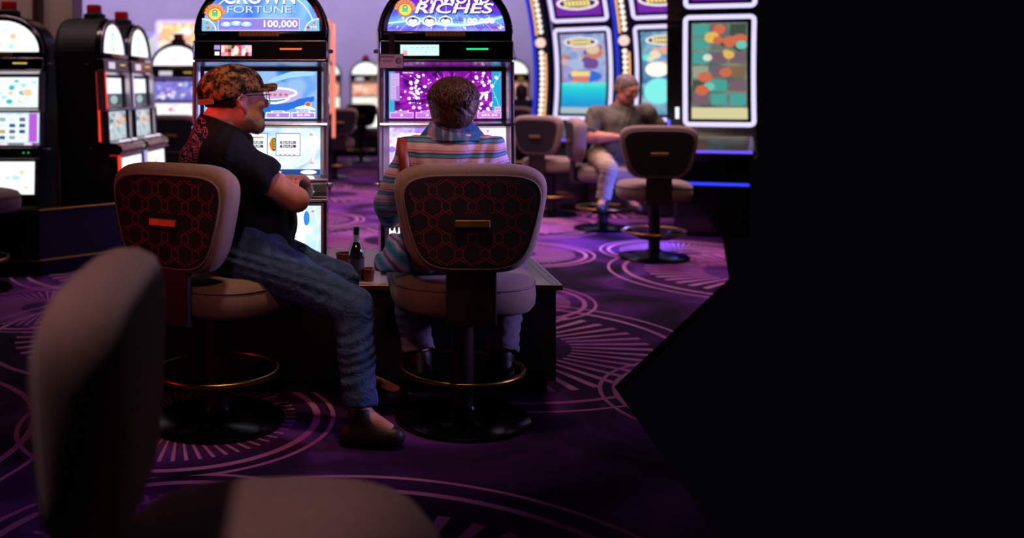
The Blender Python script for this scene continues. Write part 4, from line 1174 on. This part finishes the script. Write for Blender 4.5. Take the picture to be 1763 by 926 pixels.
def person(label, J, skin, shirt_m, trouser_m, shoe_m, h=.006, build=1.0, sleeve=.75, belly=0.0, long_sleeve=False, head_k=1.0, neck_r=.056, hem_z=None, curlR=.5, curlL=.5, handR=None, handL=None, collar=None, bust=0.0, arm=1.0):
    """J: joints in layout units. Body is one mesh; shirt, trousers and shoes are its children."""
    J = {k: (np.array(v, float) if k != 'R' else v) for k, v in J.items()}
    pts = np.array([v for k, v in J.items() if k not in ('R', 'BR')])
    lo, hi = pts.min(0)-.2, pts.max(0)+.2
    R, BR = J['R'], J['BR']; fw = BR[:, 1]; rt = BR[:, 0]
    pel, che, neck, head = J['pelvis'], J['chest'], J['neck'], J['head']
    base = np.array((pel[0], pel[1], 0.0)); w = build
    def torso(F, g, k=.05):
        F.cone(pel-rt*.055, pel+rt*.055, (.105+g)*w, (.105+g)*w, k)
        mid = lerp(pel, che, .5)+fw*(.03+belly*.4)
        F.cone(pel+fw*belly*.5, mid, (.115+g+belly*.25)*w, (.118+g+belly*.3)*w, k)
        F.cone(mid-rt*.03, che-rt*.055, (.105+g)*w, (.098+g)*w, k); F.cone(mid+rt*.03, che+rt*.055, (.105+g)*w, (.098+g)*w, k)
        if belly: F.ell(lerp(pel, che, .33)+fw*(.05+belly), np.array((.135+g, .105+g, .13+g))*w, BR, k)
        if bust: F.ell(che+fw*.07, np.array((.12, .06, .07)), BR, k)
        F.cone(J['shR'], J['shL'], (.060+g)*w, (.060+g)*w, k*1.2)
        F.cone(lerp(che, neck, .6), neck, (.07+g)*w, (.052+g)*w, k)
    F = Field(lo, hi, h)
    torso(F, -.012)
    F.cone(neck, head-R[:, 2]*.05*head_k-R[:, 1]*.012, neck_r*1.08*w, neck_r, .03)
    head_into(F, head, R, head_k)
    for s_, hd, cu in (('R', handR, curlR), ('L', handL, curlL)):
        sh, el, wr = J['sh'+s_], J['el'+s_], J['wr'+s_]
        aw = w*arm; F.cone(sh, el, .050*aw, .040*aw, .02); F.cone(el, lerp(el, wr, .35), .038*aw, .042*aw, .012); F.cone(lerp(el, wr, .35), wr, .042*aw, .026*aw, .015)
        d = wr-el; n = hd if hd is not None else np.array((0, 0, -1.0))
        hand_into(F, wr, J.get('hd'+s_, wr+d)-wr, n, 1.0, cu, 1 if s_ == 'R' else -1)
        hp, kn, an, to = J['hip'+s_], J['kn'+s_], J['an'+s_], J['to'+s_]
        F.cone(hp, kn, .072*w, .052, .04); F.cone(kn, lerp(kn, an, .35), .050, .052, .02); F.cone(lerp(kn, an, .35), an, .052, .034, .02)
        F.cone(an, to, .036, .026, .02)
    body = F.build('person', skin, None, base)
    tag(body, label, 'person')
    # shirt
    S = Field(lo, hi, h); torso(S, .004)
    for s_ in 'RL':
        sh, el, wr = J['sh'+s_], J['el'+s_], J['wr'+s_]
        if long_sleeve:
            S.cone(sh, el, .062*w, .052*w, .03); S.cone(el, lerp(el, wr, .72), .052*w, .046*w, .02, cut=True)
        else:
            S.cone(sh, lerp(sh, el, sleeve), .066*w, .062*w, .035, cut=True)
    S.cone(lerp(che, neck, .7), neck+(head-neck)*.5, neck_r*1.2*w+.008, neck_r*1.14*w+.006, .04)
    def folds(x, y, z):
        return .0028*np.sin(38*z+9*np.sin(14*x+3)+7*y)+.0022*np.sin(52*x-31*z+5*np.sin(18*y))
    S.warp(folds)
    nd = head-neck; nd /= np.linalg.norm(nd); nn = J.get('neckn', nd)
    S.plane(neck+nn*(.022 if collar is None else collar), nn)
    S.plane((0, 0, hem_z if hem_z is not None else pel[2]-.055), (0, 0, -1))
    shirt = S.build('shirt', shirt_m, body, base)
    # trousers
    Tm = Field(lo, hi, h)
    Tm.cone(pel-rt*.055, pel+rt*.055, .112*w, .112*w, .05); Tm.cone(pel+fw*belly*.5, lerp(pel, che, .2)+fw*(.02+belly*.4), (.115+belly*.2)*w, .11*w, .05)
    for s_ in 'RL':
        hp, kn, an = J['hip'+s_], J['kn'+s_], J['an'+s_]
        Tm.cone(hp, kn, .086*w, .066, .05); Tm.cone(kn, lerp(kn, an, .93), .066, .058, .02, cut=True)
    Tm.warp(lambda x, y, z: .0025*np.sin(60*x+20*np.sin(11*z)+26*y)+.002*np.sin(45*z+30*y))
    tr = Tm.build('trousers', trouser_m, body, base)
    for s_ in 'RL':
        an, to = J['an'+s_], J['to'+s_]
        d = to-an; d[2] = 0; d /= np.linalg.norm(d)
        Sh = Field(np.minimum(an, to)-.14, np.maximum(an, to)+.14, .006)
        z0 = min(an[2], to[2])-.045
        heel = np.array((an[0], an[1], z0+.028))-d*.03; toe = np.array((to[0], to[1], z0+.026))+d*.02
        Sh.cone(heel, toe, .042, .036, .02); Sh.cone(an-np.array((0, 0, .0)), lerp(heel, toe, .5)+np.array((0, 0, .012)), .044, .036, .03)
        Sh.plane((0, 0, z0), (0, 0, -1)); Sh.plane(an+np.array((0, 0, .03)), (0, 0, 1))
        Sh.build('shoe', shoe_m, body, base)
    return body, base, R
# ------------------------------------------------------------------ the man in the camouflage cap
def v3(u, v, d): return np.array(P(u, v, d))
def print_shirt():
    m = cloth_mat('navy_tshirt', '0b0c14', .5, 12, .2); nt = m.node_tree; b = nt.nodes['Principled BSDF']
    t = nt.nodes.new('ShaderNodeTexCoord')
    mp = coords(nt); wv = nt.nodes.new('ShaderNodeTexWave'); wv.inputs['Scale'].default_value = 9; wv.inputs['Distortion'].default_value = 9; wv.inputs['Detail'].default_value = 3; wv.inputs['Detail Scale'].default_value = 2.5
    mp.inputs['Rotation'].default_value = (.4, .9, .3)
    nt.links.new(mp.outputs[0], wv.inputs['Vector'])
    r = ramp(nt, [(.0, lin('0d0f20')), (.3, lin('3a4a88')), (.5, lin('8f98bc')), (.62, lin('a83848')), (.85, lin('14142a'))], 'CONSTANT')
    nt.links.new(wv.outputs['Fac'], r.inputs[0])
    # the print is an oval on the back of the shirt
    return m, nt, b, r, t
def build_man():
    az = 62
    hd = v3(406, 172, 3.50); R = frame_from(61, 8)
    BR = frame_from(az)
    J = dict(R=R, BR=BR, head=hd, neck=v3(385, 218, 3.50), chest=v3(374, 285, 3.51), pelvis=v3(420, 424, 3.53),
        shR=v3(391, 266, 3.34), shL=v3(358, 258, 3.69),
        elR=v3(511, 344, 3.34), wrR=v3(470, 326, 3.58), hdR=v3(450, 318, 3.70),
        elL=v3(516, 336, 3.74), wrL=v3(521, 314, 3.47), hdL=v3(494, 298, 3.36),
        hipR=v3(422, 438, 3.42), hipL=v3(432, 432, 3.63), knR=v3(608, 528, 3.34), knL=v3(584, 482, 3.62),
        anR=np.array((.04, 3.26, .10)), toR=np.array((.13, 3.24, .055)), anL=np.array((.06, 3.63, .10)), toL=np.array((.17, 3.66, .055)))
    J['neckn'] = np.array((.37, .18, .91)); HK = 1.1
    sm, nt, b, r, t = print_shirt()
    skin = skin_mat('ruddy_skin', 'c07868', 'dc9c88')
    jeans = cloth_mat('blue_denim', '3c547e', .6, 20, .35)
    body, base, R = person('man in camouflage cap and navy t-shirt, arms crossed, looking right', J, skin, sm, jeans, mat('brown_shoe', '2a1a14', .5), h=.0055, build=1.16, sleeve=.62, belly=.04, head_k=HK, neck_r=.068, collar=.008, arm=.90, curlR=.5, curlL=.7,
        handR=np.array((.3, -.2, -1)), handL=np.array((-.2, -.45, -.9)), hem_z=.575)
    # print mask around the visible back
    c = (v3(316, 252, 3.44)-base)*U
    vm = nt.nodes.new('ShaderNodeVectorMath'); vm.operation = 'DISTANCE'; vm.inputs[1].default_value = tuple(c)
    nt.links.new(t.outputs['Object'], vm.inputs[0])
    cmp_ = nt.nodes.new('ShaderNodeMath'); cmp_.operation = 'LESS_THAN'; cmp_.inputs[1].default_value = .12*U
    nt.links.new(vm.outputs['Value'], cmp_.inputs[0])
    mx_ = nt.nodes.new('ShaderNodeMix'); mx_.data_type = 'RGBA'
    old = b.inputs['Base Color'].links[0].from_socket
    nt.links.new(cmp_.outputs[0], mx_.inputs[0]); nt.links.new(old, mx_.inputs[6]); nt.links.new(r.outputs[0], mx_.inputs[7]); nt.links.new(mx_.outputs[2], b.inputs['Base Color'])
    T = lambda x, y, z: hd+R@(np.array((x, y, z))*HK)
    KR = lambda *r: np.array(r)*HK
    lo, hi = hd-.22, hd+.22
    # hair below the cap
    Hf = Field(lo, hi, .004); Hf.ell(T(0, -.014, .022), KR(.077, .093, .086), R, .0)
    Hf.plane(T(0, .012, 0), R@np.array((0, 1, .25))); Hf.plane(T(0, -.1, -.010), R@np.array((0, -.1, -1)))
    Hf.ell(T(.08, -.006, -.012), KR(.02, .03, .045), R, .0, True); Hf.ell(T(-.08, -.006, -.012), KR(.02, .03, .045), R, .0, True)
    Hf.warp(lambda x, y, z: .0012*np.sin(260*x)*np.sin(230*z)); Hf.build('hair', mat('dark_brown_hair', '2a1610', .7, 0, .4, 120), body, base)
    # beard along the jaw
    B = Field(lo, hi, .004)
    for s in (-1, 1):
        B.cone(T(s*.056, .006, -.058), T(s*.040, .042, -.088), .0190*HK, .0250*HK, .012); B.cone(T(s*.040, .042, -.086), T(0, .062, -.096), .0250*HK, .0235*HK, .012); B.cone(T(s*.024, .072, -.052), T(s*.036, .055, -.08), .009*HK, .010*HK, .012)
    B.warp(lambda x, y, z: .0016*np.sin(420*x+90*z)*np.sin(380*z)*np.sin(350*y)); B.build('beard', mat('grey_white_beard', 'a89490', .8, 0, .35, 220, .6, 400), body, base)
    # cap
    m, nt, b = new_mat('camouflage_cloth'); mp = coords(nt)
    n = noise(nt, mp, 34, 6, .15, .62); rr = ramp(nt, [(.0, lin('16120c')), (.42, lin('3c2c1a')), (.5, lin('7c5430')), (.57, lin('9c7444')), (.64, lin('33301c')), (.72, lin('b08a58'))], 'CONSTANT')
    nt.links.new(n.outputs['Fac'], rr.inputs[0]); nt.links.new(rr.outputs[0], b.inputs['Base Color']); set_in(b, 'Roughness', .9); set_in(b, 'Specular IOR Level', .15)
    camo = m
    cup_n = R@np.array((0, .10, -1.0))
    C = Field(lo, hi, .004); C.ell(T(0, -.014, .036), KR(.090, .112, .082), R, 0)
    C.plane(T(0, 0, .018), cup_n)
    C.ell(T(0, -.012, .016), KR(.080, .100, .082), R, 0, True)
    C.ell(T(0, -.125, .026), KR(.034, .06, .030), R, 0, True)
    cap = C.build('cap_crown', camo, body, base, 1)
    br = MB(); loops = []
    nI, nJ = 14, 8
    for layer in (0, 1):
        pass
    top = []; bot = []
    for i in range(nI+1):
        a_ = math.radians(-62+124*i/nI); row = []; row2 = []
        for j in range(nJ+1):
            t_ = j/nJ
            x0, y0 = .086*math.sin(a_), -.012+.104*math.cos(a_)
            x1, y1 = .082*math.sin(a_*1.0), .088+.052*max(0, math.cos(a_*1.28))**.6
            x_, y_ = x0+(x1-x0)*t_, y0+(y1-y0)*t_
            z_ = .038-.002*t_-3.0*(x_**2)*(.75+.25*t_)
            row.append(T(x_, y_, z_)-base); row2.append(T(x_, y_, z_-.007)-base)
        top.append(row); bot.append(row2)
    v = [p for r_ in top for p in r_]+[p for r_ in bot for p in r_]; N = (nI+1)*(nJ+1); f = []
    for i in range(nI):
        for j in range(nJ):
            q = (i*(nJ+1)+j, i*(nJ+1)+j+1, (i+1)*(nJ+1)+j+1, (i+1)*(nJ+1)+j); f += [q, tuple(x+N for x in q[::-1])]
    for j in range(nJ): f.append((j, j+1, N+j+1, N+j)); k_ = nI*(nJ+1); f.append((k_+j+1, k_+j, N+k_+j, N+k_+j+1))
    for i in range(nI): k_ = nJ; a0, a1 = i*(nJ+1)+k_, (i+1)*(nJ+1)+k_; f.append((a0, a1, N+a1, N+a0))
    br.add(v, f); br.build('cap_brim', camo, cap, smooth=True, angle=50)
    sp = MB(); rows_ = []
    for q in [math.radians(-40+80*i/12) for i in range(13)]:
        rows_.append([Vector(T((.088+dr_)*math.sin(q), -.014-(.108+dr_)*math.cos(q), zz_)-base) for dr_, zz_ in ((0, .002), (.003, .002), (.003, .020), (0, .020))])
    sp.loft(rows_); sp.build('cap_strap', mat('tan_strap', '8a6648', .7), cap, smooth=True, angle=40)
    # glasses
    gl = MB()
    for s in (-1, 1):
        cc = np.array((s*.033, .104, .0))
        gl.tube([Vector(T(cc[0]+.024*math.cos(q), cc[1]-.012*abs(math.cos(q))*(1 if math.cos(q)*s > 0 else 0), cc[2]-.006+.020*math.sin(q))-base) for q in [2*PI*i/24 for i in range(24)]], .0014, 6, closed=True)
        gl.tube([Vector(T(s*.056, .096, .004)-base), Vector(T(s*.074, .05, .010)-base), Vector(T(s*.083, -.008, .016)-base)], .0016, 6)
    gl.tube([Vector(T(-.010, .106, .0)-base), Vector(T(0, .110, .004)-base), Vector(T(.010, .106, .0)-base)], .0014, 6)
    gl.build('eyeglasses', mat('thin_brown_frame', '4a1c14', .3, .6), body, smooth=True)
build_man()

# ------------------------------------------------------------------ the woman in the striped shirt
def build_woman():
    hd = v3(780, 187, 3.47); R = frame_from(0, -8)
    BR = frame_from(0)
    cx = lambda u, v, d: v3(u, v, d)
    J = dict(R=R, BR=BR, head=hd, neck=cx(779, 230, 3.45), chest=cx(777, 292, 3.46), pelvis=cx(783, 425, 3.50),
        shR=cx(838, 258, 3.45), shL=cx(716, 258, 3.45),
        elR=cx(876, 352, 3.56), wrR=cx(842, 338, 3.84), hdR=cx(824, 332, 3.97),
        elL=cx(668, 350, 3.52), wrL=cx(676, 380, 3.74), hdL=cx(690, 384, 3.86),
        hipR=cx(825, 436, 3.50), hipL=cx(740, 436, 3.50), knR=np.array((.60, 3.71, .50)), knL=np.array((.21, 3.71, .50)),
        anR=np.array((.56, 3.60, .20)), toR=np.array((.56, 3.70, .165)), anL=np.array((.26, 3.60, .20)), toL=np.array((.26, 3.70, .165)))
    J['neckn'] = np.array((0, .25, .97))
    m, nt, b = new_mat('striped_blouse'); mp = coords(nt, (.18, .6, 1.0))
    n = noise(nt, mp, 5, 3, .6); n.inputs['Roughness'].default_value = .45
    t = nt.nodes.new('ShaderNodeTexCoord'); sx = nt.nodes.new('ShaderNodeSeparateXYZ'); nt.links.new(t.outputs['Object'], sx.inputs[0])
    def M_(op, a, b_):
        q = nt.nodes.new('ShaderNodeMath'); q.operation = op
        for i, x in enumerate((a, b_)):
            if isinstance(x, (int, float)): q.inputs[i].default_value = x
            else: nt.links.new(x, q.inputs[i])
        return q.outputs[0]
    hgt = M_('ADD', M_('MULTIPLY', sx.outputs[2], 19.0), M_('MULTIPLY', n.outputs['Fac'], 1.0))
    fr = M_('FRACT', hgt, 0)
    pk, tl, nv, lp, rd = lin('e0a8be'), lin('5a9aba'), lin('2c2c66'), lin('d2c6d8'), lin('c04468')
    r = ramp(nt, [(.0, pk), (.16, lp), (.24, pk), (.34, nv), (.37, tl), (.52, lin('5a92b0')), (.60, nv), (.63, lin('3c7aa2')), (.74, pk), (.84, rd), (.88, lp), (.95, pk)], 'LINEAR')
    nt.links.new(fr, r.inputs[0])
    # lower half of the shirt is mostly blue, the yoke pink and lilac
    mr = nt.nodes.new('ShaderNodeMapRange'); mr.inputs['From Min'].default_value = .86*U; mr.inputs['From Max'].default_value = .74*U; nt.links.new(sx.outputs[2], mr.inputs['Value'])
    r2 = ramp(nt, [(.0, lin('3a6a9c')), (.3, lin('4a86b0')), (.42, lin('23306c')), (.5, lin('3a78a8')), (.7, lin('7a6a98')), (.78, lin('b03a58')), (.84, lin('3a5a90'))]); nt.links.new(fr, r2.inputs[0])
    mx_ = nt.nodes.new('ShaderNodeMix'); mx_.data_type = 'RGBA'; nt.links.new(mr.outputs[0], mx_.inputs[0]); nt.links.new(r.outputs[0], mx_.inputs[6]); nt.links.new(r2.outputs[0], mx_.inputs[7])
    nt.links.new(mx_.outputs[2], b.inputs['Base Color']); set_in(b, 'Roughness', .75); set_in(b, 'Specular IOR Level', .2)
    n2 = noise(nt, coords(nt), 16, 3, 1); add_bump(nt, b, n2.outputs['Fac'], .4, .012)
    skin = skin_mat('fair_skin', 'c48c74', 'dba890')
    body, base, R = person('woman in striped pink and blue blouse seen from behind at the purple machine', J, skin, m, cloth_mat('pale_trousers', '8a7f90', .4), mat('dark_shoe', '1c1418', .5), h=.0055, build=.98, long_sleeve=True, hem_z=.54, head_k=.98, collar=-.014)
    T = lambda x, y, z: hd+R@np.array((x, y, z))
    # collar
    co = MB(); n_ = 28; rows = []
    for k, (rr, dz) in enumerate(((.112, -.026), (.068, .034), (.062, .036), (.104, -.032))):
        rows.append([Vector(J['neck']-base)+Vector((math.cos(q)*rr*1.12, math.sin(q)*rr*.80+.004+dz*.1, dz+.006-.016*max(0, math.sin(q)))) for q in [2*PI*i/n_ for i in range(n_)]])
    co.loft(rows+[rows[0]], cap=False)
    cm, nt2, b2 = new_mat('blue_collar'); mp2 = coords(nt2, (14, 2, 2)); nn = noise(nt2, mp2, 1.4, 2); r3 = ramp(nt2, [(.35, lin('1f4c80')), (.5, lin('2c6490')), (.58, lin('a878a8')), (.66, lin('28406c'))]); nt2.links.new(nn.outputs['Fac'], r3.inputs[0]); nt2.links.new(r3.outputs[0], b2.inputs['Base Color']); set_in(b2, 'Roughness', .8)
    co.build('collar', cm, [c for c in body.children if c.name.startswith('shirt')][0], smooth=True)
    # blouse tail draped over the seat edge on her left
    dr = Field((X(640, 3.5)-.08, 3.2, .42), (X(780, 3.5), 3.75, .80), .006)
    dr.cone(v3(730, 420, 3.47), v3(676, 448, 3.46), .085, .052, .04); dr.cone(v3(690, 430, 3.47), v3(664, 472, 3.44), .055, .030, .04); dr.cone(v3(690, 450, 3.46), v3(740, 470, 3.42), .045, .03, .04)
    dr.warp(lambda x, y, z: .006*np.sin(70*x+30*z)+.003*np.sin(120*x-40*y)); dr.plane((0, 0, .542), (0, 0, -1))
    dm, nt4, b4 = new_mat('blue_drape'); mp4 = coords(nt4, (1, 1, 1)); mp4.inputs['Rotation'].default_value = (0, .7, 0)
    wv = nt4.nodes.new('ShaderNodeTexWave'); wv.inputs['Scale'].default_value = 5; wv.inputs['Distortion'].default_value = 5; wv.inputs['Detail'].default_value = 3; nt4.links.new(mp4.outputs[0], wv.inputs['Vector'])
    r4 = ramp(nt4, [(.0, lin('2a5f96')), (.4, lin('4a8cba')), (.6, lin('8a86b8')), (.8, lin('a878a8')), (1, lin('2a4a80'))]); nt4.links.new(wv.outputs['Fac'], r4.inputs[0]); nt4.links.new(r4.outputs[0], b4.inputs['Base Color']); set_in(b4, 'Roughness', .8)
    dr.build('blouse_tail', dm, body, base)
    # hair: a short cap of hair plus locks
    lo, hi = hd-.2, hd+.2
    Hf = Field(lo, hi, .004)
    Hf.ell(T(0, -.012, .034), (.090, .104, .078), R, .02); Hf.ell(T(0, -.046, -.012), (.069, .058, .062), R, .03); Hf.ell(T(0, -.050, -.046), (.050, .036, .030), R, .03)
    Hf.ell(T(0, .1, -.05), (.12, .09, .08), R, .01, True)
    for s in (-1, 1): Hf.ell(T(s*.098, .0, -.030), (.030, .038, .042), R, .006, True)
    Hf.warp(lambda x, y, z: .002*np.sin(170*x+25*np.sin(60*z))*np.sin(50*z+40*y))
    hm, nt3, b3 = new_mat('chestnut_hair'); mp3 = coords(nt3, (60, 60, 9)); n3 = noise(nt3, mp3, 1.6, 4, .4, .6)
    r5 = ramp(nt3, [(.3, lin('1c0c0c')), (.5, lin('3a1a14')), (.64, lin('6a3a24')), (.8, lin('93603c'))]); nt3.links.new(n3.outputs['Fac'], r5.inputs[0]); nt3.links.new(r5.outputs[0], b3.inputs['Base Color']); set_in(b3, 'Roughness', .55); add_bump(nt3, b3, n3.outputs['Fac'], .7, .006)
    hair = Hf.build('hair', hm, body, base)
    lk = MB(); rd_ = random.Random(3)
    for k in range(520):
        th = rd_.uniform(0, 2*PI); st = math.acos(rd_.uniform(-.55, 1)); L_ = rd_.uniform(.30, .55); sw = rd_.uniform(-.22, .22); pts_ = []; lift = rd_.uniform(.0, .05)
        for i in range(5):
            ph = st+L_*i/4; th2 = th+sw*i/4
            x_, y_, z_ = math.sin(ph)*math.cos(th2), math.sin(ph)*math.sin(th2), math.cos(ph)
            if ph > 2.2 or (y_ > .25 and z_ < .25): break
            b_ = max(0, -z_)
            p = np.array((x_*(.0895-.018*b_), -.013+y_*.1035-.022*b_*(1 if y_ < 0 else 0), .034+z_*(.0775+.018*b_)))
            pts_.append(Vector(T(*(p*(1+lift*(i/4)**2*.6)))-base))
        if len(pts_) >= 4: lk.tube(pts_, lambda t_: .0044*(1-.85*t_*t_)*(.25+.75*min(1, 4*t_)), 5, flat=.5)
    lo_ = lk.build('hair_locks', hm, hair, smooth=True); lo_['kind'] = 'stuff'
    # earring
    er = MB().lathe([(.001, -.005), (.005, 0), (.001, .005)], 10, None, Matrix.Translation(Vector(T(-.080, .0, -.052)-base))); er.build('earring', mat('silver', 'd0d0d8', .2, 1), body)
    # shoulder bag strap
    st = thing('shoulder_bag', 'rust red shoulder bag strap over the woman left shoulder', 'bag', (X(694, 3.40), 3.40, 0))
    o_ = np.array((X(694, 3.40), 3.40, 0)); cpts = [v3(704, 300, 3.60), v3(697, 262, 3.53), v3(694, 240, 3.46), v3(692, 243, 3.385), v3(693, 262, 3.345), v3(696, 285, 3.335), v3(697, 320, 3.345), v3(700, 390, 3.36), v3(712, 436, 3.37)]
    cc = catmull([Vector(p-o_) for p in cpts], 6); sm = MB(); vv = []; ff = []
    for i, p in enumerate(cc):
        for s in (-1, 1):
            for dn in (0, 1): vv.append(p+Vector((s*.017, 0, 0))+Vector((0, -.004*dn if i > 10 else 0, .004*dn)))
    for i in range(len(cc)-1):
        a_ = i*4; b_ = a_+4; ff += [(a_, b_, b_+1, a_+1), (a_+2, a_+3, b_+3, b_+2), (a_+1, b_+1, b_+3, a_+3), (a_, a_+2, b_+2, b_)]
    sm.add(vv, ff); sm.build('strap', mat('rust_leather', '8e2c16', .55, 0, .15), st, smooth=True)
    bg = MB().box(X(735, 3.5)-o_[0]-.06, X(735, 3.5)-o_[0]+.06, -.045, .0, .56, .66, bev=.015); bg.build('pouch', MATS['rust_leather'], st, smooth=True, angle=50)
build_woman()

# ------------------------------------------------------------------ the man in the grey polo playing at the right
def build_polo():
    D = 8.2
    hd = v3(1079, 153, D-.05); R = frame_from(142, -22)
    BR = frame_from(135)
    p = lambda u, v, d=0: v3(u, v, D+d)
    J = dict(R=R, BR=BR, head=hd, neck=p(1072, 184, .0), chest=p(1070, 212, .0), pelvis=p(1045, 268, .06),
        shR=p(1026, 198, .0), shL=p(1112, 194, .10),
        elR=p(1014, 236, -.06), wrR=p(1062, 236, -.16), hdR=p(1082, 234, -.2),
        elL=p(1138, 224, .16), wrL=p(1150, 236, .10), hdL=p(1160, 238, .08),
        hipR=p(1032, 274, -.02), hipL=p(1062, 274, .10), knR=p(1049, 290, -.36), knL=p(1098, 288, -.12),
        anR=p(1038, 345, -.30), toR=p(1034, 354, -.42), anL=p(1080, 346, -.05), toL=p(1098, 356, -.15))
    J['neckn'] = np.array((.1, -.3, .95))
    skin = skin_mat('tanned_skin', 'b06a50', 'cc8868')
    sm = cloth_mat('grey_polo_knit', '5c5648', .5, 16, .15)
    body, base, R = person('man in grey polo and khakis sitting at the right machines, looking down', J, skin, sm, cloth_mat('khaki_cotton', 'a48e74', .6, 18, .2), mat('brown_leather', '35231a', .5), h=.007, build=1.12, sleeve=.8, belly=.03, head_k=1.04, hem_z=.56)
    T = lambda x, y, z: hd+R@(np.array((x, y, z))*1.04)
    lo, hi = hd-.2, hd+.2
    Hf = Field(lo, hi, .005); Hf.ell(T(0, -.014, .036), (.084, .100, .085), R, 0); Hf.ell(T(0, -.05, -.02), (.078, .05, .06), R, .02)
    Hf.ell(T(0, .11, -.01), (.085, .085, .085), R, .01, True)
    Hf.warp(lambda x, y, z: .003*np.sin(120*x+40*z)*np.sin(90*y+20*z))
    for s in (-1, 1): Hf.ell(T(s*.09, .02, -.04), (.03, .05, .05), R, .006, True)
    Hf.build('hair', mat('grey_brown_hair', '6a5a52', .7, 0, .5, 60, .6, 150), body, base)
    gl = MB()
    for s in (-1, 1):
        gl.tube([Vector(T(s*.033+x_, .107, z_)-base) for x_, z_ in rrect(-.027, -.018, .027, .014, .01, 3)], .0030, 6, closed=True)
        gl.tube([Vector(T(s*.060, .104, .004)-base), Vector(T(s*.080, .05, .008)-base), Vector(T(s*.086, -.01, .008)-base)], .0034, 6)
    gl.tube([Vector(T(-.008, .110, .0)-base), Vector(T(.008, .110, .0)-base)], .003, 6)
    gl.build('eyeglasses', mat('dark_frame', '1a1010', .4), body, smooth=True)
    co = MB(); nk = J['neck']; rows = []
    for rr, dz in ((.088, -.012), (.070, .020), (.064, .020), (.080, -.014)):
        rows.append([Vector(nk-base)+Vector(BR@np.array((math.cos(q)*rr*1.1, math.sin(q)*rr+.01, dz-.022*max(0, math.sin(q))))) for q in [PI/2+.25+(2*PI-.5)*i/24 for i in range(25)]])
    co.loft(rows+[rows[0]], cap=False, closed=False); sh_ = [c for c in body.children if c.name.startswith('shirt')][0]
    co.build('collar', mat('dark_polo_collar', '3c3c34', .85), sh_, smooth=True)
    pl = Field(lo, hi, .006)
    belt = MB(); belt.tube([Vector(J['pelvis']-base)+Vector(BR@np.array((math.cos(q)*.185, math.sin(q)*.165+.03, .045))) for q in [2*PI*i/28 for i in range(28)]], .016, 6, closed=True, flat=.5)
    belt.build('belt', mat('brown_leather', '35231a', .5), body, smooth=True)
build_polo()

# distant seated player, mostly hidden
def build_far():
    D = 13.4; p = lambda u, v, d=0: v3(u, v, D+d)
    J = dict(R=frame_from(25, -10), BR=frame_from(25), head=p(898, 160), neck=p(897, 173), chest=p(896, 186), pelvis=p(894, 221), shR=p(914, 179, -.05), shL=p(878, 178, .06),
        elR=p(918, 200), wrR=p(908, 203, .22), elL=p(874, 200, .1), wrL=p(884, 203, .3), hipR=p(903, 224), hipL=p(886, 224, .03),
        knR=p(910, 228, .36), knL=p(890, 228, .38), anR=np.array((2.45, D+.33, .12)), toR=np.array((2.48, D+.45, .06)), anL=np.array((2.28, D+.35, .12)), toL=np.array((2.31, D+.47, .06)))
    body, base, R = person('distant player with dark hair at the far machine right of centre', J, skin_mat('far_skin', 'a86a58', 'c08470'), cloth_mat('dark_top', '1c1820', .4), cloth_mat('dark_trousers', '181820', .4), mat('dark_shoe', '1c1418', .5), h=.011)
    hd = J['head']; T = lambda x, y, z: hd+R@np.array((x, y, z))
    Hf = Field(hd-.2, hd+.2, .008); Hf.ell(T(0, -.014, .03), (.084, .102, .092), R, 0); Hf.ell(T(0, -.05, -.02), (.078, .05, .07), R, .02); Hf.ell(T(0, .10, -.02), (.09, .075, .075), R, .01, True)
    Hf.build('hair', mat('far_dark_hair', '241410', .7, 0, .3, 60), body, base)
build_far()
chair_at('dark stool chair under the distant dark-haired player', 894, 13.45, 25, embroidery=False)
